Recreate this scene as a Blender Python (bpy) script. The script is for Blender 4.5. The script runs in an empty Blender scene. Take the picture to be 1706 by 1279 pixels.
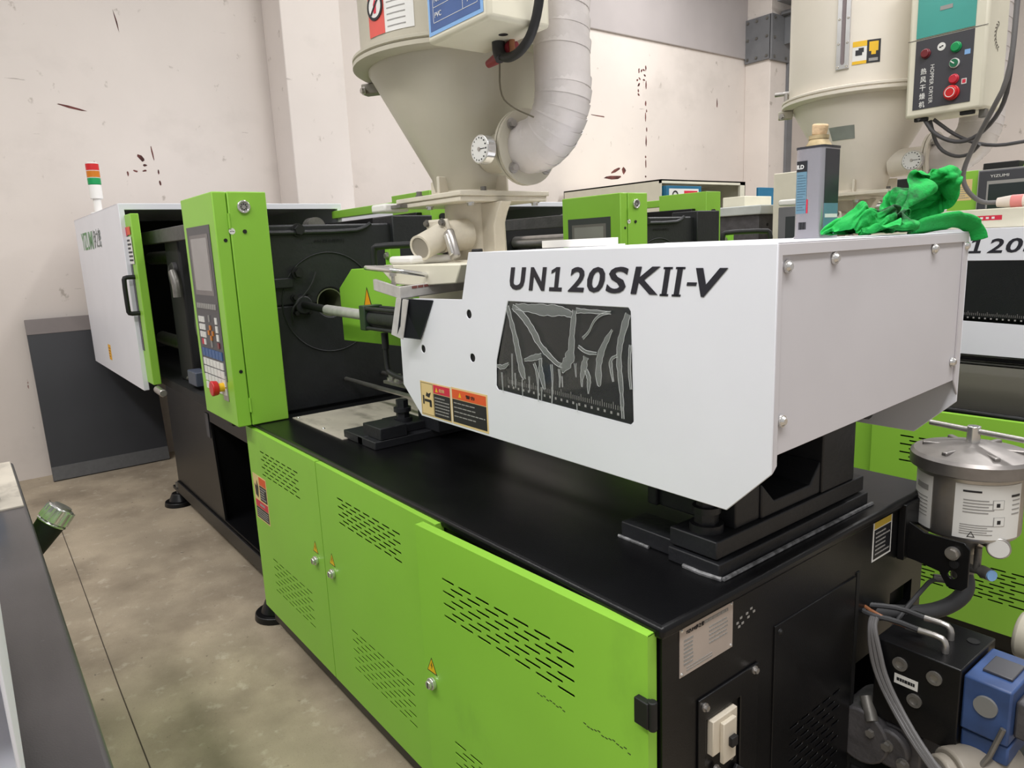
import bpy, bmesh, math, random
from mathutils import Vector, Matrix
from mathutils.geometry import tessellate_polygon
random.seed(7)
sc = bpy.context.scene
COL = sc.collection
PI = math.pi

# ------------------------------------------------------------------ camera, world, lights, exposure
cam = bpy.data.cameras.new('camera'); camo = bpy.data.objects.new('camera', cam); COL.objects.link(camo)
cam.sensor_width = 36.0; cam.lens = 1188.81/1706*36.0; cam.clip_start = 0.02; cam.clip_end = 100
R = Matrix(((0.61463159, -0.12417131, 0.77897978), (0.78765884, 0.15004222, -0.59756245), (-0.04267975, 0.98085107, 0.19002532)))
camo.matrix_world = Matrix.Translation((0.804, -0.942, 1.70)) @ R.to_4x4()
sc.camera = camo
w = bpy.data.worlds.new('world'); sc.world = w; w.use_nodes = True
w.node_tree.nodes['Background'].inputs[0].default_value = (1.0, 0.99, 0.985, 1); w.node_tree.nodes['Background'].inputs[1].default_value = 0.40
def area(name, loc, size, energy, rot=(0, 0, 0), col=(1, 0.985, 0.97)):
    l = bpy.data.lights.new(name, 'AREA'); l.shape = 'RECTANGLE'; l.size, l.size_y = size; l.energy = energy; l.color = col
    o = bpy.data.objects.new(name, l); COL.objects.link(o); o.location = loc; o.rotation_euler = rot; return o
area('hall_and_fill_lamp', (-2.2, -2.9, 5.4), (6.0, 0.5), 205)
area('hall_and_fill_lamp', (-1.6, 2.2, 5.6), (6.0, 0.5), 140)
area('hall_and_fill_lamp', (-1.6, 6.4, 5.6), (7.0, 0.5), 330)
area('hall_and_fill_lamp', (1.2, -0.8, 4.7), (0.5, 5.0), 185)  # added fill, brightens the faces turned towards +X
vs = sc.view_settings; vs.view_transform = 'Standard'; vs.look = 'None'; vs.gamma = 1; vs.use_curve_mapping = False; vs.exposure = 0.0

# ------------------------------------------------------------------ materials
def lin(c):
    r = []
    for v in c:
        v /= 255.0; r.append(v/12.92 if v <= 0.04045 else ((v+0.055)/1.055)**2.4)
    return r
MATS = {}
def M(name, rgb, rough=0.5, metal=0.0, var=0.06, scale=6.0, bump=0.0, bscale=120.0, coat=0.0, rgb2=None, lo=0.35, hi=0.65, spec=0.5):
    m = bpy.data.materials.new(name); m.use_nodes = True; nt = m.node_tree; b = nt.nodes['Principled BSDF']
    a = lin(rgb); c2 = lin(rgb2) if rgb2 else [x*(1-var*2) for x in a]
    tc = nt.nodes.new('ShaderNodeTexCoord'); n = nt.nodes.new('ShaderNodeTexNoise'); n.inputs['Scale'].default_value = scale; n.inputs['Detail'].default_value = 5
    nt.links.new(tc.outputs['Object'], n.inputs['Vector'])
    mr = nt.nodes.new('ShaderNodeMapRange'); mr.inputs[1].default_value = lo; mr.inputs[2].default_value = hi
    nt.links.new(n.outputs['Fac'], mr.inputs[0])
    mx = nt.nodes.new('ShaderNodeMix'); mx.data_type = 'RGBA'
    mx.inputs[6].default_value = (*a, 1); mx.inputs[7].default_value = (*c2, 1)
    nt.links.new(mr.outputs[0], mx.inputs[0]); nt.links.new(mx.outputs[2], b.inputs['Base Color'])
    b.inputs['Roughness'].default_value = rough; b.inputs['Metallic'].default_value = metal; b.inputs['Specular IOR Level'].default_value = spec
    if coat: b.inputs['Coat Weight'].default_value = coat; b.inputs['Coat Roughness'].default_value = 0.1
    if bump:
        n2 = nt.nodes.new('ShaderNodeTexNoise'); n2.inputs['Scale'].default_value = bscale; n2.inputs['Detail'].default_value = 4
        nt.links.new(tc.outputs['Object'], n2.inputs['Vector'])
        bp = nt.nodes.new('ShaderNodeBump'); bp.inputs['Strength'].default_value = bump; bp.inputs['Distance'].default_value = 0.01
        nt.links.new(n2.outputs['Fac'], bp.inputs['Height']); nt.links.new(bp.outputs[0], b.inputs['Normal'])
    MATS[name] = m; return m
def layer(m, rgb, scale, lo, hi, stretch=(1, 1, 1), offset=(0, 0, 0), detail=6, amount=1.0):
    """lays one more noise-shaped patch of colour (stain, chip, shade) over a material's base colour"""
    nt = m.node_tree; b = nt.nodes['Principled BSDF']; src = b.inputs['Base Color'].links[0].from_socket
    tc = nt.nodes.new('ShaderNodeTexCoord'); mp = nt.nodes.new('ShaderNodeMapping'); mp.inputs['Scale'].default_value = stretch; mp.inputs['Location'].default_value = offset
    n = nt.nodes.new('ShaderNodeTexNoise'); n.inputs['Scale'].default_value = scale; n.inputs['Detail'].default_value = detail; n.inputs['Roughness'].default_value = 0.6
    nt.links.new(tc.outputs['Object'], mp.inputs[0]); nt.links.new(mp.outputs[0], n.inputs['Vector'])
    mr = nt.nodes.new('ShaderNodeMapRange'); mr.inputs[1].default_value = lo; mr.inputs[2].default_value = hi; mr.inputs[4].default_value = amount
    nt.links.new(n.outputs['Fac'], mr.inputs[0])
    mx = nt.nodes.new('ShaderNodeMix'); mx.data_type = 'RGBA'; mx.inputs[7].default_value = (*lin(rgb), 1)
    nt.links.new(mr.outputs[0], mx.inputs[0]); nt.links.new(src, mx.inputs[6]); nt.links.new(mx.outputs[2], b.inputs['Base Color'])
    return m
green = M('green_paint', (143, 199, 66), 0.42, var=0.03, scale=2.5)
layer(green, (110, 156, 58), 3.0, 0.62, 0.74, (1, 1, 0.6), amount=0.35)
green2 = M('dark_green_cast', (40, 60, 40), 0.45, var=0.1)
white = M('white_paint', (228, 229, 236), 0.38, var=0.02, scale=3)
greyw = M('grey_white_paint', (206, 203, 207), 0.42, var=0.03, scale=3)
black = M('black_satin_paint', (17, 17, 19), 0.34, var=0.15, scale=5, bump=0.05, bscale=300, spec=0.35)
btop = M('black_top_paint', (17, 17, 19), 0.30, var=0.15, scale=4, bump=0.06, bscale=350, spec=0.3)
bsheen = M('grey_sheen_top_paint', (84, 80, 81), 0.34, var=0.16, scale=2.2, bump=0.06, bscale=350, coat=0.1)  # lamp reflection on the black top put into a grey base colour
layer(bsheen, (40, 40, 42), 1.4, 0.5, 0.68, (0.5, 2, 1), amount=0.6)
layer(bsheen, (136, 134, 132), 60, 0.70, 0.74, amount=0.4)
layer(btop, (58, 57, 57), 2.6, 0.55, 0.75, (1, 1.6, 1), amount=0.15)
layer(btop, (14, 14, 15), 26, 0.63, 0.68, (1, 1, 1), (3, 1, 0), amount=0.6)
black2 = M('black_matt', (17, 17, 19), 0.6, var=0.2, scale=9)
cast = M('dark_cast_iron', (34, 35, 39), 0.5, var=0.12, scale=12, bump=0.15, bscale=60)
rubber = M('black_rubber', (27, 27, 30), 0.55)
cablegrey = M('grey_cable_sheath', (105, 103, 103), 0.55)
hosemat = M('dark_hose_rubber', (62, 62, 64), 0.6)
beige = M('beige_machine_paint', (188, 182, 165), 0.4, var=0.04, scale=3)
layer(beige, (150, 142, 126), 3.5, 0.60, 0.8, amount=0.45)
beige2 = M('cream_cast_paint', (219, 211, 194), 0.5, var=0.05, scale=9, bump=0.12, bscale=90)
beige_l = M('light_beige_paint', (226, 218, 205), 0.4, var=0.03, scale=3)
layer(beige_l, (168, 160, 146), 3.0, 0.62, 0.8, (1, 1, 0.7), amount=0.35)
cream = M('cream_sheet_paint', (222, 217, 198), 0.45, var=0.03)
steel = M('brushed_steel', (186, 182, 178), 0.34, 0.82, var=0.08, scale=20)
galv = M('pale_galvanised_steel', (206, 203, 200), 0.38, 0.35, var=0.08, scale=30)
chrome = M('bright_chrome', (225, 224, 222), 0.18, 0.8, var=0.04, scale=15)
dsteel = M('grey_steel_fitting', (128, 125, 120), 0.42, 0.45, var=0.15, scale=25)
wrap = M('silver_insulation_wrap', (205, 198, 195), 0.42, 0.12, var=0.06, scale=9, bump=0.12, bscale=35)
layer(wrap, (160, 142, 120), 5, 0.66, 0.75, amount=0.5)
tray_mat = M('beige_oil_plate', (196, 188, 174), 0.45, var=0.08, scale=8)
layer(tray_mat, (112, 106, 97), 5, 0.52, 0.68, (1, 2, 1), amount=0.6)
red = M('red_plastic', (205, 36, 40), 0.35)
dred = M('dark_red_lens', (120, 40, 48), 0.3)
pgreen = M('green_plastic', (12, 150, 84), 0.35)
dgreenb = M('deep_green_knob', (20, 110, 74), 0.4)
amber = M('amber_plastic', (205, 120, 20), 0.35)
wplastic = M('white_plastic', (236, 234, 230), 0.4, var=0.02)
yellow = M('yellow_print', (232, 184, 26), 0.5, var=0.02)
orange = M('orange_print', (222, 88, 40), 0.5, var=0.02)
redp = M('red_print', (206, 40, 66), 0.5, var=0.02)
creamp = M('cream_sticker', (226, 198, 140), 0.5, var=0.03)
wprint = M('white_print', (225, 224, 220), 0.5, var=0.02)
gprint = M('grey_print', (150, 148, 145), 0.5, var=0.02)
kprint = M('black_print', (26, 27, 32), 0.45, var=0.05)
inkblue = M('navy_lettering_ink', (33, 32, 42), 0.35, var=0.08)
logogreen = M('logo_green_print', (96, 150, 96), 0.5)
teal = M('teal_panel', (70, 160, 150), 0.35, var=0.04)
bluep = M('blue_label', (70, 98, 152), 0.4, var=0.08, scale=12)
bluel = M('light_blue_border', (132, 176, 226), 0.4, var=0.03)
blue = M('blue_cast_paint', (56, 82, 132), 0.45, var=0.16, scale=14)
blue2 = M('blue_sheet_paint', (26, 104, 140), 0.45, var=0.06)
bluekey = M('blue_keys', (60, 96, 150), 0.45)
dblue = M('dark_blue_inside', (22, 40, 62), 0.5)
panelg = M('dark_grey_panel', (66, 66, 72), 0.38, var=0.04)
screeng = M('grey_screen_glass', (150, 146, 146), 0.25, var=0.03)
screend = M('dark_screen_glass', (44, 52, 52), 0.12, var=0.08)
gunmetal = M('grey_pump_casting', (84, 82, 84), 0.5, 0.2, var=0.15, scale=18, bump=0.2, bscale=70)
nickel = M('steel_nameplate', (196, 184, 176), 0.4, 0.35, var=0.05, scale=10)
greysteel = M('grey_painted_steel', (116, 117, 120), 0.5, var=0.06, scale=6)
weld = M('whitish_weld_scrape', (150, 150, 152), 0.5, var=0.3, scale=60, lo=0.4, hi=0.6)
copper = M('copper_wire', (150, 96, 62), 0.45)
panel_lam = M('charcoal_laminate', (58, 59, 63), 0.42, var=0.05, scale=3)
panel_strip = M('taupe_strip', (134, 126, 124), 0.55, var=0.04)
panel_strip2 = M('grey_strip', (98, 98, 99), 0.5, var=0.06, scale=30)
rag_m = M('green_rag_cloth', (20, 172, 74), 0.85, var=0.1, scale=12, bump=0.3, bscale=160)
layer(rag_m, (28, 42, 34), 8, 0.54, 0.64, offset=(1.3, 0.4, 0.2), amount=0.85)
tin_m = M('silver_tin', (186, 183, 190), 0.25, 0.75, var=0.04)
tin_d = M('dark_tin_print', (66, 66, 72), 0.25, 0.4, var=0.06)
tin_b = M('slate_blue_print', (98, 132, 150), 0.35, var=0.04)
rust = M('rusty_cap', (188, 168, 128), 0.6, 0.2, var=0.25, scale=40)
cork = M('tan_paper_plug', (214, 184, 146), 0.8, var=0.15, scale=40, bump=0.3)
plugw = M('cream_plug_body', (224, 212, 202), 0.5)
pink = M('pink_plug_ring', (226, 140, 136), 0.5)
greyveil = M('grey_sticker', (150, 156, 150), 0.5, var=0.06, scale=20)
interior = M('shaded_interior', (14, 14, 16), 0.7, var=0.2)  # near black, the shade inside the clamp put into the colour
# wall and floor
wallm = M('worn_white_plaster', (222, 213, 206), 0.85, var=0.03, scale=1.2, bump=0.08, bscale=25)
layer(wallm, (190, 182, 175), 1.1, 0.56, 0.74, (1, 1, 1.3), amount=0.4)
layer(wallm, (150, 140, 128), 7, 0.66, 0.72, (1, 1, 0.8), (5, 2, 1), amount=0.6)
layer(wallm, (132, 120, 112), 4, 0.71, 0.74, (1, 0.5, 6), (2, 7, 3), amount=0.7)
layer(wallm, (120, 58, 52), 3.2, 0.735, 0.75, (1, 3.2, 1.0), (9, 3.3, 4), detail=9, amount=0.8)
shadem = M('shaded_plaster', (178, 171, 170), 0.85, var=0.04, scale=1.5)
floorm = M('bare_concrete', (180, 165, 143), 0.8, var=0.12, scale=3, bump=0.12, bscale=90)
layer(floorm, (112, 99, 83), 1.3, 0.46, 0.66, amount=0.7)  # broad stains, darkened for the shade on the aisle floor
layer(floorm, (206, 196, 178), 14, 0.58, 0.7, amount=0.4)
layer(floorm, (84, 74, 64), 22, 0.66, 0.72, offset=(3, 1, 0), amount=0.7)
layer(floorm, (100, 90, 78), 160, 0.58, 0.7, amount=0.35)
def glass(name, tint, rough=0.05, alpha=None):
    m = bpy.data.materials.new(name); m.use_nodes = True; nt = m.node_tree; b = nt.nodes['Principled BSDF']
    tc = nt.nodes.new('ShaderNodeTexCoord'); n = nt.nodes.new('ShaderNodeTexNoise'); n.inputs['Scale'].default_value = 40
    nt.links.new(tc.outputs['Object'], n.inputs['Vector'])
    mr = nt.nodes.new('ShaderNodeMapRange'); mr.inputs[3].default_value = rough*0.7; mr.inputs[4].default_value = rough*1.5
    nt.links.new(n.outputs['Fac'], mr.inputs[0]); nt.links.new(mr.outputs[0], b.inputs['Roughness'])
    b.inputs['Base Color'].default_value = (*lin(tint), 1); b.inputs['Transmission Weight'].default_value = 1.0 if alpha is None else 0.0
    if alpha is not None: b.inputs['Alpha'].default_value = alpha
    b.inputs['IOR'].default_value = 1.45
    return m
tinted = glass('smoked_acrylic', (84, 94, 94), 0.05)
film = glass('clear_film', (200, 206, 206), 0.14, alpha=0.05)
# crinkles in the film bump its surface
_nt = film.node_tree; _n = _nt.nodes.new('ShaderNodeTexNoise'); _n.inputs['Scale'].default_value = 14; _n.inputs['Detail'].default_value = 6; _n.inputs['Distortion'].default_value = 1.2
_b = _nt.nodes.new('ShaderNodeBump'); _b.inputs['Strength'].default_value = 0.25; _b.inputs['Distance'].default_value = 0.02
_t = _nt.nodes.new('ShaderNodeTexCoord'); _nt.links.new(_t.outputs['Object'], _n.inputs['Vector']); _nt.links.new(_n.outputs['Fac'], _b.inputs['Height']); _nt.links.new(_b.outputs[0], _nt.nodes['Principled BSDF'].inputs['Normal'])
crease = glass('film_crease', (196, 202, 200), 0.22, alpha=0.26); crease2 = glass('crease_edge_glint', (222, 225, 225), 0.2, alpha=0.62)  # pale ribbons for the film creases, their glints put into the colour
clear = glass('clear_bottle_plastic', (235, 240, 240), 0.05)

# ------------------------------------------------------------------ geometry helpers
ORG = {}
class _D(dict):
    def __missing__(s, k): return Vector((0, 0, 0))
ORG = _D()
def root_of(o):
    while o.parent: o = o.parent
    return o
def thing(name, label, cat, loc=(0, 0, 0), group=None):
    o = bpy.data.objects.new(name, None); COL.objects.link(o); o.location = loc; o.empty_display_size = 0.1
    o['label'] = label; o['category'] = cat
    if group: o['group'] = group
    ORG[o] = Vector(loc); return o
class B:
    def __init__(s): s.bm = bmesh.new()
    def face(s, pts):
        vs_ = [s.bm.verts.new(p) for p in pts]
        try: s.bm.faces.new(vs_)
        except ValueError: pass
        return s
    def box(s, x0, x1, y0, y1, z0, z1):
        v = [s.bm.verts.new((x, y, z)) for x in (x0, x1) for y in (y0, y1) for z in (z0, z1)]
        for f in ((0, 1, 3, 2), (4, 6, 7, 5), (0, 4, 5, 1), (2, 3, 7, 6), (0, 2, 6, 4), (1, 5, 7, 3)): s.bm.faces.new([v[i] for i in f])
        return s
    def plate(s, outer, holes, axis, a, b):
        """flat plate with holes; 2-D points are (x,z) for 'y', (y,z) for 'x', (x,y) for 'z'"""
        def P(p, t): return {'y': (p[0], t, p[1]), 'x': (t, p[0], p[1]), 'z': (p[0], p[1], t)}[axis]
        loops = [list(outer)]+[list(h) for h in holes]
        flat = [p for l in loops for p in l]
        va = [s.bm.verts.new(P(p, a)) for p in flat]; vb = [s.bm.verts.new(P(p, b)) for p in flat]
        if holes:
            tris = tessellate_polygon([[Vector((p[0], p[1], 0)) for p in l] for l in loops])
            for t in tris:
                for vv in (va, vb):
                    try: s.bm.faces.new([vv[i] for i in t])
                    except ValueError: pass
        else:
            s.bm.faces.new(va); s.bm.faces.new(vb)
        k = 0
        for l in loops:
            n = len(l)
            for i in range(n):
                j = (i+1) % n
                try: s.bm.faces.new([va[k+i], va[k+j], vb[k+j], vb[k+i]])
                except ValueError: pass
            k += n
        return s
    def prism(s, pts, axis, a, b): return s.plate(pts, [], axis, a, b)
    def cyl(s, p, q, r, n=16, r2=None):
        p = Vector(p); q = Vector(q); r2 = r if r2 is None else r2
        d = (q-p).normalized(); u = d.orthogonal().normalized(); v = d.cross(u)
        A = [s.bm.verts.new(p+(u*math.cos(2*PI*i/n)+v*math.sin(2*PI*i/n))*r) for i in range(n)]
        Bv = [s.bm.verts.new(q+(u*math.cos(2*PI*i/n)+v*math.sin(2*PI*i/n))*r2) for i in range(n)]
        for i in range(n): s.bm.faces.new([A[i], A[(i+1) % n], Bv[(i+1) % n], Bv[i]])
        s.bm.faces.new(A[::-1]); s.bm.faces.new(Bv); return s
    def ring(s, p, q, ro, ri, n=24):
        p = Vector(p); q = Vector(q); d = (q-p).normalized(); u = d.orthogonal().normalized(); v = d.cross(u)
        def C(c, r): return [s.bm.verts.new(c+(u*math.cos(2*PI*i/n)+v*math.sin(2*PI*i/n))*r) for i in range(n)]
        a, b, c, e = C(p, ro), C(q, ro), C(q, ri), C(p, ri)
        for i in range(n):
            j = (i+1) % n
            for k, l in ((a, b), (b, c), (c, e), (e, a)): s.bm.faces.new([k[i], k[j], l[j], l[i]])
        return s
    def lathe(s, prof, c, n=40):
        rings = []
        for r, z in prof: rings.append([s.bm.verts.new((c[0]+r*math.cos(2*PI*i/n), c[1]+r*math.sin(2*PI*i/n), c[2]+z)) for i in range(n)])
        for a, b in zip(rings, rings[1:]):
            for i in range(n): s.bm.faces.new([a[i], a[(i+1) % n], b[(i+1) % n], b[i]])
        s.bm.faces.new(rings[0][::-1]); s.bm.faces.new(rings[-1]); return s
    def tube(s, pts, r, n=8, smooth=0, flat=1.0):
        P = [Vector(p) for p in pts]
        for _ in range(smooth):
            Q = [P[0]]
            for a, b in zip(P, P[1:]): Q += [a*0.75+b*0.25, a*0.25+b*0.75]
            Q.append(P[-1]); P = Q
        rs = r if isinstance(r, (list, tuple)) else [r]*len(P)
        if len(rs) != len(P): rs = [rs[min(len(rs)-1, int(i*len(rs)/len(P)))] for i in range(len(P))]
        prev = None; rings = []
        for i, p in enumerate(P):
            d = (P[min(i+1, len(P)-1)]-P[max(i-1, 0)]).normalized()
            u = d.orthogonal().normalized() if prev is None else (prev-d*prev.dot(d)).normalized()
            prev = u; v = d.cross(u)
            rings.append([s.bm.verts.new(p+(u*math.cos(2*PI*k/n)+v*math.sin(2*PI*k/n)*flat)*rs[i]) for k in range(n)])
        for a, b in zip(rings, rings[1:]):
            for k in range(n): s.bm.faces.new([a[k], a[(k+1) % n], b[(k+1) % n], b[k]])
        s.bm.faces.new(rings[0][::-1]); s.bm.faces.new(rings[-1]); return s
    def ball(s, c, r, sz=(1, 1, 1), seg=16):
        bmesh.ops.create_uvsphere(s.bm, u_segments=seg, v_segments=seg//2, radius=r, matrix=Matrix.Translation(c) @ Matrix.Diagonal((*sz, 1))); return s
    def xf(s, m): bmesh.ops.transform(s.bm, matrix=m, verts=s.bm.verts); return s
    def make(s, name, mat, parent=None, bevel=0.0, smooth=True, label=None, kind=None, angle=38, segs=2):
        bmesh.ops.recalc_face_normals(s.bm, faces=s.bm.faces)
        me = bpy.data.meshes.new(name); 
        if parent is not None:
            off = ORG[root_of(parent)]
            if off.length: bmesh.ops.translate(s.bm, vec=-off, verts=s.bm.verts)
        s.bm.to_mesh(me); s.bm.free()
        if smooth: me.shade_smooth(); me.set_sharp_from_angle(angle=math.radians(angle))
        o = bpy.data.objects.new(name, me); COL.objects.link(o); me.materials.append(mat)
        if parent is not None: o.parent = parent
        if bevel:
            md = o.modifiers.new('bevel', 'BEVEL'); md.width = bevel; md.segments = segs; md.limit_method = 'ANGLE'; md.angle_limit = math.radians(40)
        if label: o['label'] = label
        if kind: o['kind'] = kind
        return o
def tag(o, label, cat, group=None):
    o['label'] = label; o['category'] = cat
    if group: o['group'] = group
    return o
def copy_tree(o, parent=None):
    c = o.copy(); COL.objects.link(c); c.parent = parent
    for ch in list(o.children): copy_tree(ch, c)
    return c
# frames: origin at lower left, x direction, y direction (normal = x cross y)
def F(o, xd, yd): return (Vector(o), Vector(xd).normalized(), Vector(yd).normalized())
def front(x, y, z): return F((x, y, z), (1, 0, 0), (0, 0, 1))      # faces -Y
def side(x, y, z): return F((x, y, z), (0, 1, 0), (0, 0, 1))       # faces +X
def text(s, fr, w, h, mat, parent, shear=0.0, bold=0.0, name='lettering', lift=0.0008):
    cu = bpy.data.curves.new('t', 'FONT'); cu.body = s; cu.size = 1; cu.shear = shear; cu.offset = bold; cu.extrude = 0.01; cu.resolution_u = 3
    t = bpy.data.objects.new('t', cu); COL.objects.link(t); bpy.context.view_layer.update()
    me = bpy.data.meshes.new_from_object(t.evaluated_get(bpy.context.evaluated_depsgraph_get()))
    bpy.data.objects.remove(t); bpy.data.curves.remove(cu)
    if not me.vertices: return None
    xs = [v.co.x for v in me.vertices]; ys = [v.co.y for v in me.vertices]; x0, x1, y0, y1 = min(xs), max(xs), min(ys), max(ys)
    o_, xd, yd = fr; n = xd.cross(yd); off = ORG[root_of(parent)]
    for v in me.vertices:
        u = (v.co.x-x0)/max(1e-6, x1-x0); k = (v.co.y-y0)/max(1e-6, y1-y0)
        v.co = o_+xd*(u*w)+yd*(k*h)+n*(lift+(0.0004 if v.co.z > 0 else -0.0004))-off
    me.name = name; me.materials.clear(); me.materials.append(mat)
    o = bpy.data.objects.new(name, me); COL.objects.link(o); o.parent = parent; return o
def rects(fr, rl, name, mat, parent, lift=0.0006, th=0.0006, kind=None):
    """thin raised pieces (u0,u1,v0,v1) or polygons lying on a frame, joined into one print"""
    o_, xd, yd = fr; n = xd.cross(yd); b = B()
    for r in rl:
        p = [(r[0], r[2]), (r[1], r[2]), (r[1], r[3]), (r[0], r[3])] if isinstance(r[0], (int, float)) else r
        lo = [b.bm.verts.new(o_+xd*u+yd*v+n*(lift-th)) for u, v in p]; hi = [b.bm.verts.new(o_+xd*u+yd*v+n*lift) for u, v in p]
        b.bm.faces.new(lo[::-1]); b.bm.faces.new(hi); k = len(p)
        for i in range(k): b.bm.faces.new([lo[i], lo[(i+1) % k], hi[(i+1) % k], hi[i]])
    return b.make(name, mat, parent, smooth=False, kind=kind)
def lines(u0, u1, v0, v1, n, fill=0.45, seed=1, words=True):
    rd = random.Random(seed); out = []; st = (v1-v0)/n
    for i in range(n):
        v = v1-st*(i+0.5); u = u0; end = u1-(u1-u0)*rd.choice((0, 0, 0.05, 0.3))
        while u < end-1e-4:
            l = (u1-u0)*rd.uniform(0.08, 0.16) if words else end-u
            out.append((u, min(u+l, end), v-st*fill/2, v+st*fill/2)); u += l+(u1-u0)*0.02
    return out
def capsule(cx, cz, l, h, n=4):
    r = h/2; p = []
    for i in range(n+1): a = -PI/2+PI*i/n; p.append((cx+l/2-r+r*math.cos(a), cz+r*math.sin(a)))
    for i in range(n+1): a = PI/2+PI*i/n; p.append((cx-l/2+r+r*math.cos(a), cz+r*math.sin(a)))
    return p
def slots(x0, x1, z0, z1, rows, n, h=0.0065):
    pitch = (x1-x0)/(n-0.25); l = pitch*0.75; out = []; dz = (z1-z0)/(rows-1)
    for r in range(rows):
        k = n if r % 2 == 0 else n-1
        for i in range(k): out.append(capsule(x0+l/2+i*pitch+(0 if r % 2 == 0 else pitch/2), z1-dz*r, l, h))
    return out
def tri(cx, cy, h): return [(cx-h*0.52, cy-h/2), (cx+h*0.52, cy-h/2), (cx, cy+h/2)]
def hexbolt(b, c, d, r, h):
    c = Vector(c); d = Vector(d).normalized(); b.cyl(c, c+d*h*0.35, r*1.4, 14); b.cyl(c+d*h*0.35, c+d*h, r, 6); return b
def bolt(name, c, d, r, h, mat, parent): return hexbolt(B(), c, d, r, h).make(name, mat, parent)
def rscrew(c, d, r, parent, mat=chrome):
    c = Vector(c); d = Vector(d).normalized(); b = B().cyl(c, c+d*r*0.4, r*1.25, 14, r*1.15).cyl(c+d*r*0.4, c+d*r*0.9, r*0.95, 14, r*0.6)
    return b.make('screw', mat, parent)

# ------------------------------------------------------------------ the setting
def struct(o): o['kind'] = 'structure'; return o
WX = -6.05
struct(B().box(-7.5, 7, -6, 12, -0.12, 0).make('floor', floorm, smooth=False))
# narrow joint cut in the slab along the aisle
struct(B().tube([(-5.3, -0.61, 0.0005), (-4.43, -0.619, 0.0005), (-3.4, -0.632, 0.0005), (-2.49, -0.649, 0.0005), (-1.7, -0.655, 0.0005), (-0.6, -0.66, 0.0005)], 0.0024, 6, 1).make('trim_1', M('joint_filler', (84, 74, 63), 0.9)))
wall = struct(B().box(WX-0.2, WX, -6, 12, 0, 4.30).make('wall_back', wallm, smooth=False))
struct(B().box(WX-0.2, WX+0.03, -6, 12, 4.30, 6.4).make('upper_wall_shade_band', shadem, bevel=0.01))  # no real beam: shade on the upper wall put into a greyer band
struct(B().box(WX, -5.62, 1.642, 2.20, 0, 6.4).make('trim_3', wallm, bevel=0.008))
pil2 = struct(B().box(WX, -5.62, 9.03, 9.62, 0, 6.4).make('trim_4', wallm, bevel=0.008))
struct(B().box(-7.5, 7, 11.8, 12.0, 0, 6.4).make('wall_right', wallm, smooth=False))
# flaked paint and scratches on the wall
rd = random.Random(11); b = B()
def chip(y, z, l, h, a=0.0):
    n = 7; ps = []
    for i in range(n):
        t = 2*PI*i/n; u = l/2*math.cos(t)*rd.uniform(0.6, 1.1); v = h/2*math.sin(t)*rd.uniform(0.5, 1.1); ps.append((y+u*math.cos(a)-v*math.sin(a), z+u*math.sin(a)+v*math.cos(a)))
    b.prism(ps, 'x', WX-0.001, WX+0.0012)
z = 3.95
while z > 2.45:
    h = rd.uniform(0.03, 0.16); chip(6.79+rd.uniform(-0.01, 0.02), z, 0.03, h); z -= h+rd.uniform(0.01, 0.12)
for i in range(12): chip(6.72+rd.uniform(-0.12, 0.08), 3.75+rd.uniform(-0.15, 0.2), 0.03, 0.05, rd.uniform(0, 3))
chip(6.15, 2.53, 0.42, 0.07, 0.03); chip(6.2, 2.62, 0.26, 0.05, 0.4); chip(6.35, 2.62, 0.08, 0.1)
for y_, z_, l_, h_, a_ in ((0.478, 2.56, 0.085, 0.05, -0.7), (0.497, 2.50, 0.04, 0.025, 0), (0.42, 2.452, 0.05, 0.02, -0.4), (0.49, 2.455, 0.04, 0.02, 0.3), (0.36, 2.43, 0.015, 0.05, 0), (0.57, 2.6, 0.012, 0.16, 0.1), (0.60, 2.45, 0.015, 0.05, 0), (0.60, 2.36, 0.02, 0.06, 0.1),
    (0.43, 3.62, 0.012, 0.2, 0.15), (0.42, 3.80, 0.03, 0.05, 0.4), (-0.15, 3.98, 0.11, 0.025, -0.1), (-0.15, 4.06, 0.04, 0.05, 0), (0.15, 3.93, 0.26, 0.02, -0.15), (0.02, 2.93, 0.22, 0.02, -0.2), (-0.52, 2.9, 0.02, 0.14, 0.3), (5.9, 3.28, 0.3, 0.02, -0.05), (8.35, 3.62, 0.03, 0.16, 0)): chip(y_, z_, l_, h_, a_)
b.make('paint_flakes', M('flaked_paint_red_brown', (118, 66, 62), 0.85, var=0.35, scale=9), wall, smooth=False, kind='stuff')
# steel jacket, corbel and crane beam at the far column
j = thing('column_jacket', 'grey bolted steel jacket around the far wall column', 'bracket', (-5.8, 9.03, 4.2))
B().box(-6.03, -5.60, 8.985, 9.028, 4.23, 4.84).make('side_plate', greysteel, j, 0.004)
B().box(-5.618, -5.575, 8.985, 9.70, 4.21, 4.84).make('face_plate', greysteel, j, 0.004)
for y in (9.05, 9.35, 9.62):
    for z in (4.26, 4.52, 4.79): bolt('bolt', (-5.575, y, z), (1, 0, 0), 0.016, 0.02, dsteel, j)
for x in (-5.98, -5.83, -5.66):
    for z in (4.28, 4.55, 4.79): bolt('bolt', (x, 8.985, z), (0, -1, 0), 0.016, 0.02, dsteel, j)
B().box(-5.575, -5.0, 9.30, 9.36, 4.45, 4.84).make('corbel_web', greysteel, j, 0.004)
B().box(-5.575, -5.0, 9.20, 9.50, 4.84, 4.89).make('corbel_flange', greysteel, j, 0.004)
cr = thing('crane_rail_beam', 'grey steel crane rail beam high above the far column', 'beam', (-5.2, 9.3, 4.9))
B().box(-5.45, -4.9, 8.9, 11.7, 4.94, 4.97).make('bottom_flange', greysteel, cr, 0.003)
B().box(-5.2, -5.17, 8.9, 11.7, 4.97, 5.4).make('web', greysteel, cr)
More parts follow.
